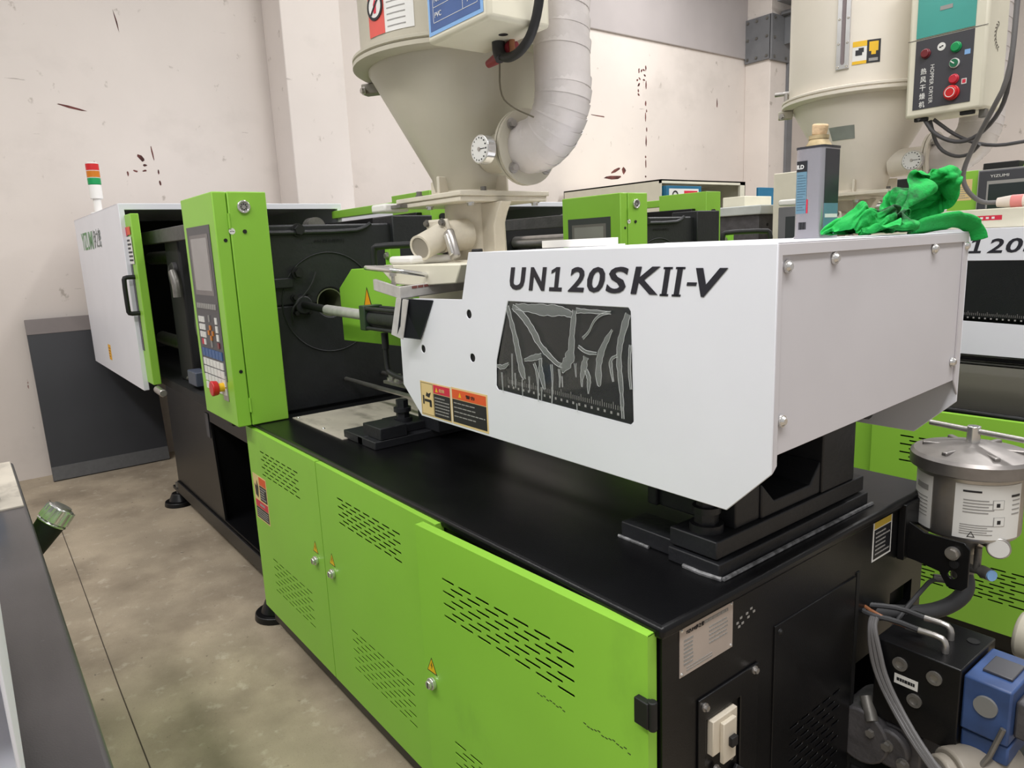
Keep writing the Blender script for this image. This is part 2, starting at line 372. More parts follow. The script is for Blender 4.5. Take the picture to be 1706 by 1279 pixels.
B().box(-5.45, -4.9, 8.9, 11.7, 5.4, 5.43).make('top_flange', greysteel, cr, 0.003)
tag(B().box(-5.62, -5.585, 9.44, 9.60, 0.4, 4.21).make('cable_trunking', greysteel, bevel=0.004), 'grey vertical trunking running down the far wall column', 'trunking')
# leaning board
pb = thing('leaning_panel', 'charcoal laminate board leaning against the wall behind the machine', 'panel', (-5.79, -0.1, 0))
ang = math.atan2(0.20, 1.285); L = 1.30
mt = Matrix.Translation((-5.80, 0, 0.004)) @ Matrix.Rotation(-ang, 4, 'Y')
B().box(-0.03, 0, -0.535, 0.33, 0.0, L).xf(mt).make('board', panel_lam, pb, 0.002)
B().box(0.0, 0.004, -0.535, 0.33, 0.004, 0.115).xf(mt).make('bottom_strip', panel_strip2, pb, 0.001)
B().box(0.0, 0.004, -0.535, 0.33, 1.18, L).xf(mt).make('top_strip', panel_strip, pb, 0.001)

# ------------------------------------------------------------------ injection moulding machine
m1 = thing('injection_moulding_machine', 'white, green and black moulding machine with film still on its window', 'machine', (-2.2, 0.55, 0), 'moulding machines in the row')
# base
base = B().box(-2.29, 0, 0.0, 0.74, 0.06, 0.975).box(-2.29, -0.55, 0.74, 1.12, 0.06, 0.975).box(-0.55, -0.004, 0.74, 1.12, 0.73, 0.975)
base.plate([(0.74, 0.60), (1.12, 0.60), (1.12, 0.975), (0.74, 0.975)], [[(0.93, 0.665), (1.06, 0.665), (1.06, 0.735), (0.93, 0.735)]], 'x', -0.02, 0)
base = base.make('base_frame', black, m1)
B().box(-2.30, 0.012, -0.012, 1.13, 0.972, 1.0).make('base_top', btop, m1, 0.010, segs=3)
B().box(-2.2, -1.69, 0.145, 0.98, 0.9985, 1.004).make('oil_plate', tray_mat, m1, 0.001)
for p in ((-2.17, 0.16), (-1.9, 0.16)): rscrew((p[0], p[1], 1.004), (0, 0, 1), 0.006, m1)
B().box(-2.26, -0.01, 0.035, 1.08, 0.0, 0.062).make('skirt', black2, m1)
# clamp end base with an open bay
lb = B().plate([(-4.42, 0.11), (-2.29, 0.11), (-2.29, 0.95), (-4.42, 0.95)], [[(-3.33, 0.215), (-2.36, 0.215), (-2.36, 0.79), (-3.40, 0.79)]], 'y', 0.10, 0.112)
lb.box(-4.42, -4.405, 0.112, 1.1, 0.11, 0.95).box(-4.42, -2.29, 1.09, 1.1, 0.11, 0.95).box(-4.42, -2.29, 0.112, 1.1, 0.93, 0.95)
lb.box(-4.42, -2.29, 0.112, 1.09, 0.17, 0.205).box(-3.42, -3.405, 0.112, 1.09, 0.205, 0.93).box(-3.4, -2.29, 0.6, 0.62, 0.205, 0.93)
lb.make('clamp_base', black, m1)
B().box(-3.47, -3.41, 0.094, 0.1, 0.69, 0.835).make('cover_strip', panelg, m1, 0.002)
B().box(-4.40, -2.30, 0.085, 0.1, 0.112, 0.20).make('sill', black, m1, 0.004)
B().cyl((-3.15, 0.59, 0.46), (-3.15, 0.60, 0.46), 0.03).make('port', dsteel, m1)
B().box(-4.42, -2.7, 0.075, 0.16, 0.952, 0.985).make('slide_rail', dsteel, m1, 0.006)
# feet
for (x, y) in ((-4.50, 0.11), (-2.44, 0.06), (-4.5, 1.05), (-0.12, 1.05)):
    ft = B().cyl((x, y, 0), (x, y, 0.03), 0.105, 28, 0.10).cyl((x, y, 0.03), (x, y, 0.085), 0.075, 24, 0.05).make('levelling_foot', black, m1, 0.004)
    B().cyl((x, y, 0.085), (x, y, 0.16), 0.018, 12).make('stud', dsteel, ft)
    B().prism([(x-0.08, y-0.02), (x+0.08, y-0.02), (x+0.08, y+0.09), (x-0.08, y+0.09)], 'z', 0.10, 0.125).make('bracket', black, ft, 0.004)
# doors
def door(x0, x1, z0, z1, y, up, low, lockx, lockz, name='cabinet_door'):
    o = [(x0, z0), (x1, z0), (x1, z1), (x0, z1)]
    holes = up+low
    d = B().plate(o, holes, 'y', y, y+0.002)
    t = 0.026
    d.box(x0, x0+0.002, y+0.002, y+t, z0, z1).box(x1-0.002, x1, y+0.002, y+t, z0, z1).box(x0, x1, y+0.002, y+t, z0, z0+0.002).box(x0, x1, y+0.002, y+t, z1-0.002, z1)
    d = d.make(name, green, m1, smooth=False)
    if lockx is not None:
        lk = B().cyl((lockx, y, lockz), (lockx, y-0.012, lockz), 0.017, 20).cyl((lockx, y-0.012, lockz), (lockx, y-0.02, lockz), 0.012, 16).make('lock', chrome, d, 0.002)
        B().box(lockx-0.002, lockx+0.002, y-0.0205, y-0.019, lockz-0.008, lockz+0.008)  .make('keyhole', black2, d)
        fr = front(lockx-0.002, y, lockz+0.052)
        rects(fr, [tri(0, 0, 0.045)], 'warning_triangle', kprint, d, lift=0.0007)
        rects(fr, [tri(0, -0.0008, 0.037)], 'triangle_face', yellow, d, lift=0.0012)
        rects(fr, [[(-0.001, -0.012), (0.004, 0.0), (0.0005, 0.0), (0.002, 0.011), (-0.004, -0.002), (0, -0.002)]], 'flash_symbol', kprint, d, lift=0.0016)
    return d
d1 = door(-2.295, -1.545, 0.145, 0.985, -0.03, slots(-2.14, -1.725, 0.80, 0.90, 7, 7), slots(-2.125, -1.70, 0.28, 0.423, 9, 6), -1.616, 0.59)
d2 = door(-1.54, -0.745, 0.145, 0.985, -0.03, slots(-1.379, -0.948, 0.807, 0.894, 7, 7), slots(-1.356, -0.93, 0.277, 0.42, 9, 7), -1.469, 0.59)
d3 = door(-0.79, -0.008, 0.145, 0.985, -0.032, slots(-0.677, -0.202, 0.765, 0.868, 7, 7), slots(-0.667, -0.2, 0.27, 0.40, 9, 7), -0.752, 0.535)
SC = []
for a, b_, n_ in (((-0.323, 0.735), (-0.232, 0.735), 9), ((-0.18, 0.735), (-0.05, 0.735), 13)):
    for k in range(n_):
        u = a[0]+(b_[0]-a[0])*k/n_; v = a[1]+random.uniform(-0.004, 0.004); SC.append([(u, v), (u+0.008, v-0.001), (u+0.009, v+0.0015), (u+0.002, v+0.002)])
rects(front(0, -0.0321, -0.018), SC, 'paint_scratches', M('bare_scratch', (52, 62, 34), 0.6), d3, 0.0003, 0.0003, kind='stuff')
# third door stands a little open, swung on its right-hand hinge
hx = -0.008-m1.location.x; hy = -0.006-m1.location.y
piv = Matrix.Translation((hx, hy, 0)) @ Matrix.Rotation(0.045, 4, 'Z') @ Matrix.Translation((-hx, -hy, 0))
d3.matrix_local = piv
for z in (0.30, 0.83):
    hb = B().box(-0.03, 0.004, -0.046, -0.028, z-0.027, z+0.027).cyl((0.006, -0.034, z-0.03), (0.006, -0.034, z+0.03), 0.009, 12).make('hinge', black2, m1, 0.002)
for z in (0.25, 0.60, 0.74): B().cyl((-2.302, -0.02, z-0.02), (-2.302, -0.02, z+0.02), 0.007, 10).make('hinge', black2, m1)
# stickers on door 1
fr = front(-2.272, -0.0302, 0.575)
st = rects(fr, [(0, 0.165, 0, 0.205)], 'warning_sticker', creamp, d1)
rects(fr, [(0.075, 0.158, 0.165, 0.20)], 'orange_header', orange, d1, 0.0012)
rects(fr, [(0.075, 0.158, 0.095, 0.162), (0.008, 0.158, 0.006, 0.055)], 'text_block', kprint, d1, 0.0012)
rects(fr, [(0.008, 0.158, 0.057, 0.088)], 'red_header', redp, d1, 0.0012)
rects(fr, lines(0.08, 0.152, 0.10, 0.158, 5, seed=3)+lines(0.015, 0.15, 0.01, 0.05, 4, seed=4)+[(0.06, 0.12, 0.068, 0.078)], 'print_lines', gprint, d1, 0.0016, kind='stuff')
rects(fr, [[(0.02, 0.11), (0.05, 0.10), (0.06, 0.15), (0.045, 0.18), (0.035, 0.15), (0.015, 0.16)]], 'pictogram', kprint, d1, 0.0012)
# end face fittings
np_ = rects(side(0.0005, 0.049, 0.868), [(0, 0.168, 0, 0.104)], 'nameplate', nickel, m1, 0.0016, 0.0016)
fr = side(0.002, 0.049, 0.868)
text('YIZUMI伊之密', F(fr[0]+Vector((0, 0.018, 0.086)), (0, 1, 0), (0, 0, 1)), 0.055, 0.009, kprint, np_)
rects(fr, lines(0.075, 0.155, 0.084, 0.097, 1, 0.5, 5)+lines(0.012, 0.04, 0.02, 0.078, 7, 0.5, 6)+lines(0.09, 0.15, 0.035, 0.078, 5, 0.35, 7)+lines(0.02, 0.1, 0.006, 0.018, 2, 0.4, 8), 'plate_print', gprint, np_, 0.0008, kind='stuff')
for u, v in ((0.006, 0.006), (0.162, 0.006), (0.006, 0.098), (0.162, 0.098)): rscrew((0.002, 0.049+u, 0.868+v), (1, 0, 0), 0.003, np_)
sp = B().plate([(0.105, 0.49), (0.31, 0.49), (0.31, 0.795), (0.105, 0.795)], [[(0.128, 0.55), (0.245, 0.55), (0.245, 0.742), (0.128, 0.742)]], 'x', 0.0, 0.006).make('switch_plate', black, m1, 0.002)
bk = B().box(-0.01, 0.014, 0.14, 0.222, 0.655, 0.735).box(0.014, 0.024, 0.162, 0.205, 0.632, 0.725).make('circuit_breaker', M('ivory_breaker', (214, 204, 186), 0.5), m1, 0.002)
B().box(0.024, 0.034, 0.178, 0.198, 0.668, 0.69).make('toggle', black2, bk, 0.002)
for y, z in ((0.122, 0.775), (0.292, 0.785), (0.16, 0.615), (0.205, 0.622), (0.122, 0.51), (0.292, 0.51)): bolt('bolt', (0.006, y, z), (1, 0, 0), 0.0065, 0.009, steel, m1)
B().prism([(0.165, 0.515), (0.23, 0.59), (0.29, 0.535), (0.29, 0.49), (0.165, 0.49)], 'x', 0.004, 0.012).make('cable_shield', cast, m1, 0.002)
vp = B().plate([(0.372, 0.20), (0.728, 0.20), (0.728, 0.853), (0.372, 0.853)], slots(0.445, 0.675, 0.26, 0.565, 15, 5, 0.007), 'x', -0.002, 0.004).make('vent_panel', black, m1, 0.001)
rscrew((0.004, 0.39, 0.835), (1, 0, 0), 0.006, vp, black2)
B().box(-0.56, 0.02, 1.105, 1.12, 0.06, 0.60).make('bay_back', black2, m1)
B().box(-0.56, 0.0, 0.742, 1.11, 0.0, 0.07).make('bay_floor', black2, m1)
B().box(-0.09, -0.03, 0.9, 1.1, 0.64, 0.76).make('opening_shade_box', interior, m1)  # added box, gives the opening in the end face its dark
B().box(0.0, 0.003, 0.735, 0.75, 0.1, 0.86).make('panel_edge', black2, m1)
fr = side(0.0003, 0.812, 0.862)
lb2 = rects(fr, [(0, 0.102, 0, 0.124)], 'caution_label', wprint, m1)
rects(fr, [(0.006, 0.096, 0.088, 0.118)], 'yellow_header', M('mustard_print', (214, 184, 70), 0.5), lb2, 0.0012)
rects(fr, [(0.006, 0.096, 0.006, 0.085)], 'black_field', kprint, lb2, 0.0012)
rects(fr, lines(0.014, 0.09, 0.012, 0.08, 6, 0.35, 9), 'print_lines', gprint, lb2, 0.0016, kind='stuff')
rects(side(0.0003, 0.22, 0.89), [(random.uniform(0, 0.07), 0, random.uniform(0, 0.05), 0) for _ in range(0)]+[(u, u+0.008, v, v+0.005) for u, v in ((0.012, 0.02), (0.024, 0.028), (0.03, 0.014), (0.045, 0.03), (0.06, 0.036), (0.05, 0.02), (0.07, 0.026), (0.018, 0.01))], 'paint_chips', gprint, m1, kind='stuff')
# ---- injection carriage
B().box(-0.17, -0.035, 0.22, 0.85, 1.0, 1.034).make('sole_plate', cast, m1, 0.003)
B().box(-0.17, -0.046, 0.226, 0.845, 1.038, 1.078).make('carriage_plate', cast, m1, 0.003)
B().box(-0.33, -0.17, 0.24, 0.33, 1.0, 1.04).make('guide_block', cast, m1, 0.003)
up = B().box(-0.30, -0.06, 0.31, 0.40, 1.078, 1.42).box(-0.30, -0.05, 0.645, 0.80, 1.078, 1.42)
up.prism([(0.40, 1.078), (0.645, 1.078), (0.645, 1.16), (0.60, 1.11), (0.45, 1.11), (0.40, 1.16)], 'x', -0.16, -0.055)
up.box(-0.30, -0.27, 0.30, 0.82, 1.078, 1.45)
up.make('support_casting', cast, m1, 0.004)
for y in (0.27, 0.80):
    hexbolt(hexbolt(B(), (-0.105, y, 1.078), (0, 0, 1), 0.026, 0.05), (-0.105, y, 1.12), (0, 0, 1), 0.022, 0.04).make('anchor_bolt', cast, m1)
B().cyl((-0.05, 0.80, 1.27), (-0.02, 0.80, 1.27), 0.03, 16).make('lock_nut', cast, m1)
B().tube([(-0.125, 0.217, 1.004), (-0.08, 0.215, 1.004), (-0.03, 0.222, 1.004)], 0.005, 6).make('weld_bead', weld, m1)
B().tube([(-0.028, 0.225, 1.003), (-0.03, 0.5, 1.003), (-0.028, 0.86, 1.003)], 0.005, 6).make('weld_bead', weld, m1)
B().tube([(-0.335, 0.236, 1.003), (-0.24, 0.236, 1.003)], 0.004, 6).make('weld_bead', weld, m1)
rl = B().box(-1.72, -1.56, 0.165, 0.36, 1.0, 1.032).box(-1.60, -1.46, 0.165, 0.90, 1.0, 1.03)
rl.make('front_sole_plate', cast, m1, 0.003)
B().box(-1.60, -1.46, 0.19, 0.30, 1.03, 1.075).make('front_block', cast, m1, 0.003)
B().box(-1.66, -1.50, 0.30, 0.42, 1.03, 1.062).make('front_clamp', cast, m1, 0.003)
hexbolt(hexbolt(B(), (-1.56, 0.34, 1.06), (0, 0, 1), 0.026, 0.05), (-1.56, 0.34, 1.10), (0, 0, 1), 0.024, 0.045).make('anchor_bolt', cast, m1)
B().box(-1.55, -1.40, 0.40, 0.70, 1.03, 1.30).make('front_support', cast, m1, 0.004)
B().box(-1.70, -1.42, 0.34, 0.40, 1.19, 1.202).make('stop_bracket', dsteel, m1, 0.002)
for x in (-1.675, -1.62): bolt('stop_bolt', (x, 0.365, 1.202), (0, 0, 1), 0.013, 0.03, steel, m1)
B().box(-1.36, -0.30, 0.36, 0.76, 1.30, 1.50).make('barrel_housing', cast, m1, 0.01)
B().cyl((-1.36, 0.54, 1.45), (-1.75, 0.54, 1.45), 0.06, 24).make('barrel', dsteel, m1)
for y in (0.50, 0.70): B().cyl((-2.4, y, 1.10), (-0.3, y, 1.10), 0.010, 12).make('guide_bar', steel, m1)
# ---- injection cover: bent sheets open at the bottom
CP = [(-0.785, 1.688), (0.123, 1.685), (0.123, 1.283), (0.03, 1.191), (-1.087, 1.193), (-1.19, 1.28), (-1.188, 1.555), (-0.828, 1.562)]
win = [(-0.622, 1.564), (-0.214, 1.564), (-0.209, 1.558), (-0.204, 1.324), (-0.212, 1.316), (-0.68, 1.330), (-0.688, 1.34), (-0.682, 1.408)]
def circ(x, z, r, n=12): return [(x+r*math.cos(2*PI*i/n), z+r*math.sin(2*PI*i/n)) for i in range(n)]
ch = [circ(-0.798, 1.523, 0.012), circ(-1.052, 1.406, 0.012), circ(-0.792, 1.404, 0.012)]
cv = B().plate(CP, [win]+ch, 'y', 0.15, 0.153)
cv.plate(CP, [], 'y', 0.937, 0.94)
cv.box(-0.784, 0.1225, 0.1535, 0.9365, 1.684, 1.6872)
cv.box(-0.13, 0.121, 0.153, 0.158, 1.30, 1.60)
cv = cv.make('injection_cover', white, m1, 0.0025)
ep = B().plate([(0.153, 1.312), (0.93, 1.338), (0.93, 1.684), (0.153, 1.684)], [], 'x', 0.110, 0.1185).make('end_panel', greyw, cv, 0.001)
B().plate([(0.1532, 1.283), (0.166, 1.295), (0.166, 1.664), (0.915, 1.664), (0.915, 1.335), (0.9368, 1.30), (0.9368, 1.684), (0.1532, 1.684)], [], 'x', 0.1185, 0.123).make('end_flange', greyw, cv, 0.001)
for y, z in ((0.185, 1.645), (0.34, 1.652), (0.76, 1.654), (0.18, 1.375), (0.9, 1.385), (0.928, 1.655)): rscrew((0.1205, y, z), (1, 0, 0), 0.0095, cv)
B().prism([(-0.65, 1.335), (-0.205, 1.32), (-0.205, 1.335), (-0.65, 1.35)], 'y', 0.168, 0.172).make('ruler_strip', kprint, cv)
B().prism([(x, z) for x, z in [(-0.70, 1.575), (-0.195, 1.575), (-0.19, 1.305), (-0.70, 1.318)]], 'y', 0.154, 0.1575).make('window_pane', tinted, cv)
B().box(-0.78, -0.13, 0.30, 0.31, 1.25, 1.62).make('inner_baffle', M('dark_grey_baffle', (52, 58, 58), 0.4), cv)
tk = []
for i in range(60):
    x = -0.64+i*0.0068; z = 1.352-(x+0.64)*0.028; h = 0.016 if i % 5 == 0 else 0.010
    tk.append((x, x+0.0012, z, z+h))
    if i % 3 == 0: tk.append((x-0.002, x+0.004, z-0.012, z-0.006))
rects(front(0, 0.1538, 0), tk, 'ruler_marks', gprint, cv, 0.0002, 0.0002, kind='stuff')
for cx, cz in ((-0.798, 1.523), (-1.052, 1.406), (-0.792, 1.404)): B().cyl((cx, 0.1545, cz), (cx, 0.165, cz), 0.014, 14).make('hole_plug', black2, cv)
# lettering
for chh, u0, u1 in (('U', -0.609, -0.543), ('N', -0.536, -0.467), ('2', -0.397, -0.342), ('0', -0.334, -0.279), ('S', -0.278, -0.212), ('K', -0.207, -0.128)):
    text(chh, front(u0, 0.1496, 1.593), u1-u0, 0.055, inkblue, cv, shear=0.20, bold=0.036 if chh in 'UN' else 0.020)
rects(front(-0.462, 0.1496, 1.593), [[(0, 0), (0.043, 0), (0.0446, 0.009), (0.0320, 0.009), (0.0415, 0.055), (0.0300, 0.055), (0.012, 0.0475), (0.0105, 0.040), (0.0255, 0.0452), (0.0185, 0.009), (0.0016, 0.009)]], 'lettering', inkblue, cv, 0.0008)
fr = front(-0.135, 0.1496, 1.591)
for i in range(2):
    u = 0.004+i*0.030
    rects(fr, [[(u+0.0045, 0.0), (u+0.017, 0.0), (u+0.028, 0.056), (u+0.0155, 0.056)], [(u, 0), (u+0.021, 0), (u+0.022, 0.004), (u+0.001, 0.004)], [(u+0.0105, 0.052), (u+0.0325, 0.052), (u+0.0335, 0.056), (u+0.0115, 0.056)]], 'lettering', inkblue, cv, 0.0008)
rects(fr, [[(0.070, 0.021), (0.092, 0.021), (0.0938, 0.0275), (0.0718, 0.0275)]], 'lettering', inkblue, cv, 0.0008)
text('V', front(-0.043, 0.1496, 1.592), 0.070, 0.053, inkblue, cv, shear=0.28, bold=0.03)
# warning stickers on the cover
s1 = rects(front(-1.083, 0.1497, 1.2), [(0, 0.170, 0, 0.106)], 'warning_sticker', creamp, cv, 0.0006)
fr = front(-1.083, 0.1497, 1.2)
rects(fr, [(0.076, 0.166, 0.076, 0.102)], 'red_header', redp, s1, 0.0012)
rects(fr, [(0.076, 0.166, 0.004, 0.074)], 'black_field', kprint, s1, 0.0012)
rects(fr, lines(0.082, 0.16, 0.01, 0.068, 6, 0.32, 11), 'print_lines', gprint, s1, 0.0016, kind='stuff')
rects(fr, [tri(0.094, 0.088, 0.014)], 'alert_triangle', yellow, s1, 0.0016)
text('危险', front(-1.083+0.108, 0.1497, 1.2+0.083), 0.03, 0.010, creamp, s1, lift=0.0016)
rects(fr, [(0.012, 0.02, 0.035, 0.062), (0.022, 0.06, 0.044, 0.052), (0.05, 0.062, 0.03, 0.05), [(0.03, 0.062), (0.05, 0.058), (0.06, 0.075), (0.045, 0.07), (0.036, 0.074)]], 'pictogram', kprint, s1, 0.0012)
rects(fr, [(0.004, 0.0045, 0.004, 0.102), (0.072, 0.0725, 0.004, 0.102), (0.004, 0.072, 0.004, 0.0048), (0.004, 0.072, 0.1012, 0.102)], 'border', kprint, s1, 0.0012)
s2 = rects(front(-0.909, 0.1497, 1.2), [(0, 0.178, 0, 0.108)], 'warning_sticker', creamp, cv, 0.0006)
fr = front(-0.909, 0.1497, 1.2)
rects(fr, [(0.005, 0.172, 0.076, 0.103)], 'orange_header', orange, s2, 0.0012)
rects(fr, [(0.005, 0.172, 0.006, 0.074)], 'black_field', kprint, s2, 0.0012)
rects(fr, lines(0.012, 0.165, 0.018, 0.07, 4, 0.22, 12), 'print_lines', gprint, s2, 0.0016, kind='stuff')
rects(fr, [tri(0.045, 0.089, 0.014)], 'alert_triangle', yellow, s2, 0.0016)
text('警告', front(-0.909+0.075, 0.1497, 1.2+0.084), 0.045, 0.010, kprint, s2, lift=0.0016)
# protective film on the window; pale ribbons for its creases and their painted glints
fb = B(); W, H = 22, 12
def edge(p, t): return (p[0][0]+(p[1][0]-p[0][0])*t, p[0][1]+(p[1][1]-p[0][1])*t)
g = []
for i in range(W+1):
    tp = edge(((-0.624, 1.566), (-0.206, 1.566)), i/W); bt = edge(((-0.690, 1.330), (-0.204, 1.314)), i/W)
    g.append([fb.bm.verts.new((bt[0]+(tp[0]-bt[0])*jj/H, 0.1485-0.002*random.random()*(0 < i < W), bt[1]+(tp[1]-bt[1])*jj/H)) for jj in range(H+1)])
for i in range(W):
    for jj in range(H): fb.bm.faces.new([g[i][jj], g[i+1][jj], g[i+1][jj+1], g[i][jj+1]])
film_o = fb.make('window_film', film, cv, angle=180)
CRE = [[(-0.62,1.56,16),(-0.61,1.523,22),(-0.593,1.475,24),(-0.58,1.422,28),(-0.571,1.39,32),(-0.563,1.372,12)],[(-0.599,1.556,20),(-0.558,1.531,24),(-0.522,1.496,28),(-0.5,1.464,24),(-0.469,1.443,20),(-0.436,1.423,16),(-0.421,1.422,12)],[(-0.373,1.562,16),(-0.378,1.528,20),(-0.385,1.49,22),(-0.388,1.453,36),(-0.405,1.426,44),(-0.425,1.412,24)],[(-0.56,1.421,8),(-0.526,1.43,18),(-0.493,1.438,20)],[(-0.498,1.43,14),(-0.499,1.403,20),(-0.493,1.378,24),(-0.486,1.357,8)],[(-0.523,1.417,10),(-0.512,1.397,12),(-0.51,1.362,6),(-0.512,1.321,3)],[(-0.459,1.421,10),(-0.456,1.392,7),(-0.458,1.356,3),(-0.462,1.318,2)],[(-0.432,1.413,8),(-0.429,1.39,6),(-0.432,1.369,3)],[(-0.258,1.516,4),(-0.276,1.492,20),(-0.296,1.459,24),(-0.302,1.425,24),(-0.301,1.394,24),(-0.298,1.389,4)],[(-0.364,1.472,8),(-0.34,1.46,12),(-0.306,1.461,7)],[(-0.34,1.45,20),(-0.348,1.425,24),(-0.356,1.399,10),(-0.355,1.38,3)],[(-0.341,1.421,16),(-0.331,1.402,18),(-0.334,1.382,10),(-0.335,1.367,3)],[(-0.212,1.557,20),(-0.225,1.52,24),(-0.238,1.483,20),(-0.24,1.444,20),(-0.235,1.405,16),(-0.232,1.363,12),(-0.23,1.327,10)],[(-0.244,1.462,8),(-0.265,1.453,10),(-0.263,1.429,12),(-0.257,1.404,4)],[(-0.349,1.491,10),(-0.328,1.507,5),(-0.314,1.531,6),(-0.294,1.546,6),(-0.268,1.557,8)],[(-0.586,1.553,20),(-0.531,1.55,32),(-0.472,1.548,36),(-0.419,1.55,36),(-0.383,1.542,16)],[(-0.368,1.557,16),(-0.327,1.554,12),(-0.261,1.558,8)],[(-0.207,1.488,8),(-0.211,1.435,8),(-0.206,1.394,6)],[(-0.676,1.395,8),(-0.651,1.392,20),(-0.625,1.406,6)],[(-0.609,1.433,5),(-0.613,1.349,3)],[(-0.6,1.384,4),(-0.6,1.345,2)],[(-0.656,1.38,6),(-0.654,1.323,3)],[(-0.572,1.371,3),(-0.573,1.323,2)],[(-0.422,1.397,4),(-0.421,1.371,2)],[(-0.376,1.432,10),(-0.374,1.4,2)],[(-0.544,1.382,6),(-0.544,1.344,2)],[(-0.497,1.361,3),(-0.5,1.318,2)],[(-0.374,1.339,2),(-0.373,1.314,2)]]
rb = B(); re_ = B(); rd = random.Random(3)
for r in CRE:
    P = [Vector((x, min(z, 1.552), w_*0.0005)) for x, z, w_ in r]
    for _ in range(2):
        Q = [P[0]]
        for a, b in zip(P, P[1:]): Q += [a*0.75+b*0.25, a*0.25+b*0.75]
        Q.append(P[-1]); P = Q
    P = [p for p in P if p.y > 1.326-(p.x+0.69)*0.0245]
    if len(P) < 3: continue
    L_, R_ = [], []
    for k, p in enumerate(P):
        d_ = P[min(k+1, len(P)-1)]-P[max(k-1, 0)]; n_ = Vector((-d_.y, d_.x)).normalized(); hw = p.z*(0.5+0.3*rd.random())+0.0004
        L_.append((p.x+n_.x*hw, p.y+n_.y*hw)); R_.append((p.x-n_.x*hw, p.y-n_.y*hw))
    top = [rb.bm.verts.new((P[k].x, 0.1452, P[k].y)) for k in range(len(P))]
    lv = [rb.bm.verts.new((x, 0.1466, z)) for x, z in L_]; rv = [rb.bm.verts.new((x, 0.1466, z)) for x, z in R_]
    for k in range(len(P)-1): rb.bm.faces.new([lv[k], lv[k+1], top[k+1], top[k]]); rb.bm.faces.new([top[k], top[k+1], rv[k+1], rv[k]])
    for E_ in (L_, R_): re_.tube([(x, 0.1462, min(z, 1.562)) for x, z in E_], 0.0006 if len(r) > 2 else 0.0004, 5)
rb.make('film_crease_glints', crease, film_o, kind='stuff', angle=60); re_.make('crease_edge_glints', crease2, film_o, kind='stuff')
# ---- throat: beige casting, sampling tray, chute
B().box(-1.42, -0.86, 0.36, 0.76, 1.50, 1.66).make('throat_block', beige2, m1, 0.008)
col = B().prism([(-1.30, 1.66), (-0.96, 1.66), (-1.02, 1.74), (-1.04, 1.835), (-1.26, 1.835), (-1.27, 1.74)], 'y', 0.45, 0.62)
B().cyl((-1.30, 0.54, 1.655), (-1.30, 0.54, 1.845), 0.108, 36, 0.104).make('throat_neck', beige2, m1)
col.bm.free()
B().prism([(-1.24, 1.655), (-1.135, 1.655), (-1.135, 1.77), (-1.115, 1.81), (-1.09, 1.845), (-1.24, 1.845)], 'y', 0.50, 0.545).make('neck_rib', beige2, m1, 0.004)
B().box(-1.52, -1.12, 0.36, 0.72, 1.845, 1.862).make('neck_flange', beige2, m1, 0.003)
for x, y in ((-1.36, 0.395), (-1.15, 0.42), (-1.49, 0.69), (-1.15, 0.69)): bolt('flange_bolt', (x, y, 1.845), (0, 0, -1), 0.011, 0.012, chrome, m1)
elb = B().cyl((-1.24, 0.46, 1.745), (-1.235, 0.345, 1.735), 0.052, 22).cyl((-1.235, 0.355, 1.738), (-1.205, 0.255, 1.706), 0.044, 28, 0.040)
elb.make('drain_elbow', beige2, m1)
ed = Vector((0.03, -0.10, -0.032)).normalized(); em = Vector((-1.205, 0.255, 1.706))
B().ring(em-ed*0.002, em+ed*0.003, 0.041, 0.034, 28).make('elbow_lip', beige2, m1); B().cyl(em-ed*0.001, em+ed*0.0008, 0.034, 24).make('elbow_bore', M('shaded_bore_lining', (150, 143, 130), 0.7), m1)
B().box(-0.062, 0.062, -0.007, 0.007, -0.06, 0.055).xf(Matrix.Translation((-1.245, 0.36, 1.742)) @ Matrix.Rotation(0.05, 4, 'Z') @ Matrix.Rotation(0.28, 4, 'X')).make('elbow_flange', beige2, m1, 0.006)
for dx, dz in ((-0.048, 0.043), (0.045, 0.043), (0.02, -0.05)): bolt('elbow_bolt', (-1.245+dx, 0.352+dz*-0.25, 1.742+dz), (0.05, -0.95, -0.25), 0.009, 0.013, dsteel, m1)
B().box(-0.020, 0.020, -0.012, 0.012, -0.050, 0.050).xf(Matrix.Translation((-1.150, 0.34, 1.712)) @ Matrix.Rotation(-0.40, 4, 'Y')).make('elbow_latch', steel, m1, 0.009)
B().box(-0.010, 0.010, -0.004, 0.004, -0.036, 0.036).xf(Matrix.Translation((-1.150, 0.327, 1.712)) @ Matrix.Rotation(-0.40, 4, 'Y')).make('latch_face', chrome, m1, 0.003)
B().cyl((-1.07, 0.38, 1.66), (-1.07, 0.38, 1.695), 0.018, 14).make('sensor_plug', black2, m1, 0.003)
B().cyl((-1.07, 0.36, 1.66), (-1.07, 0.36, 1.68), 0.012, 12).make('plug_collar', steel, m1)
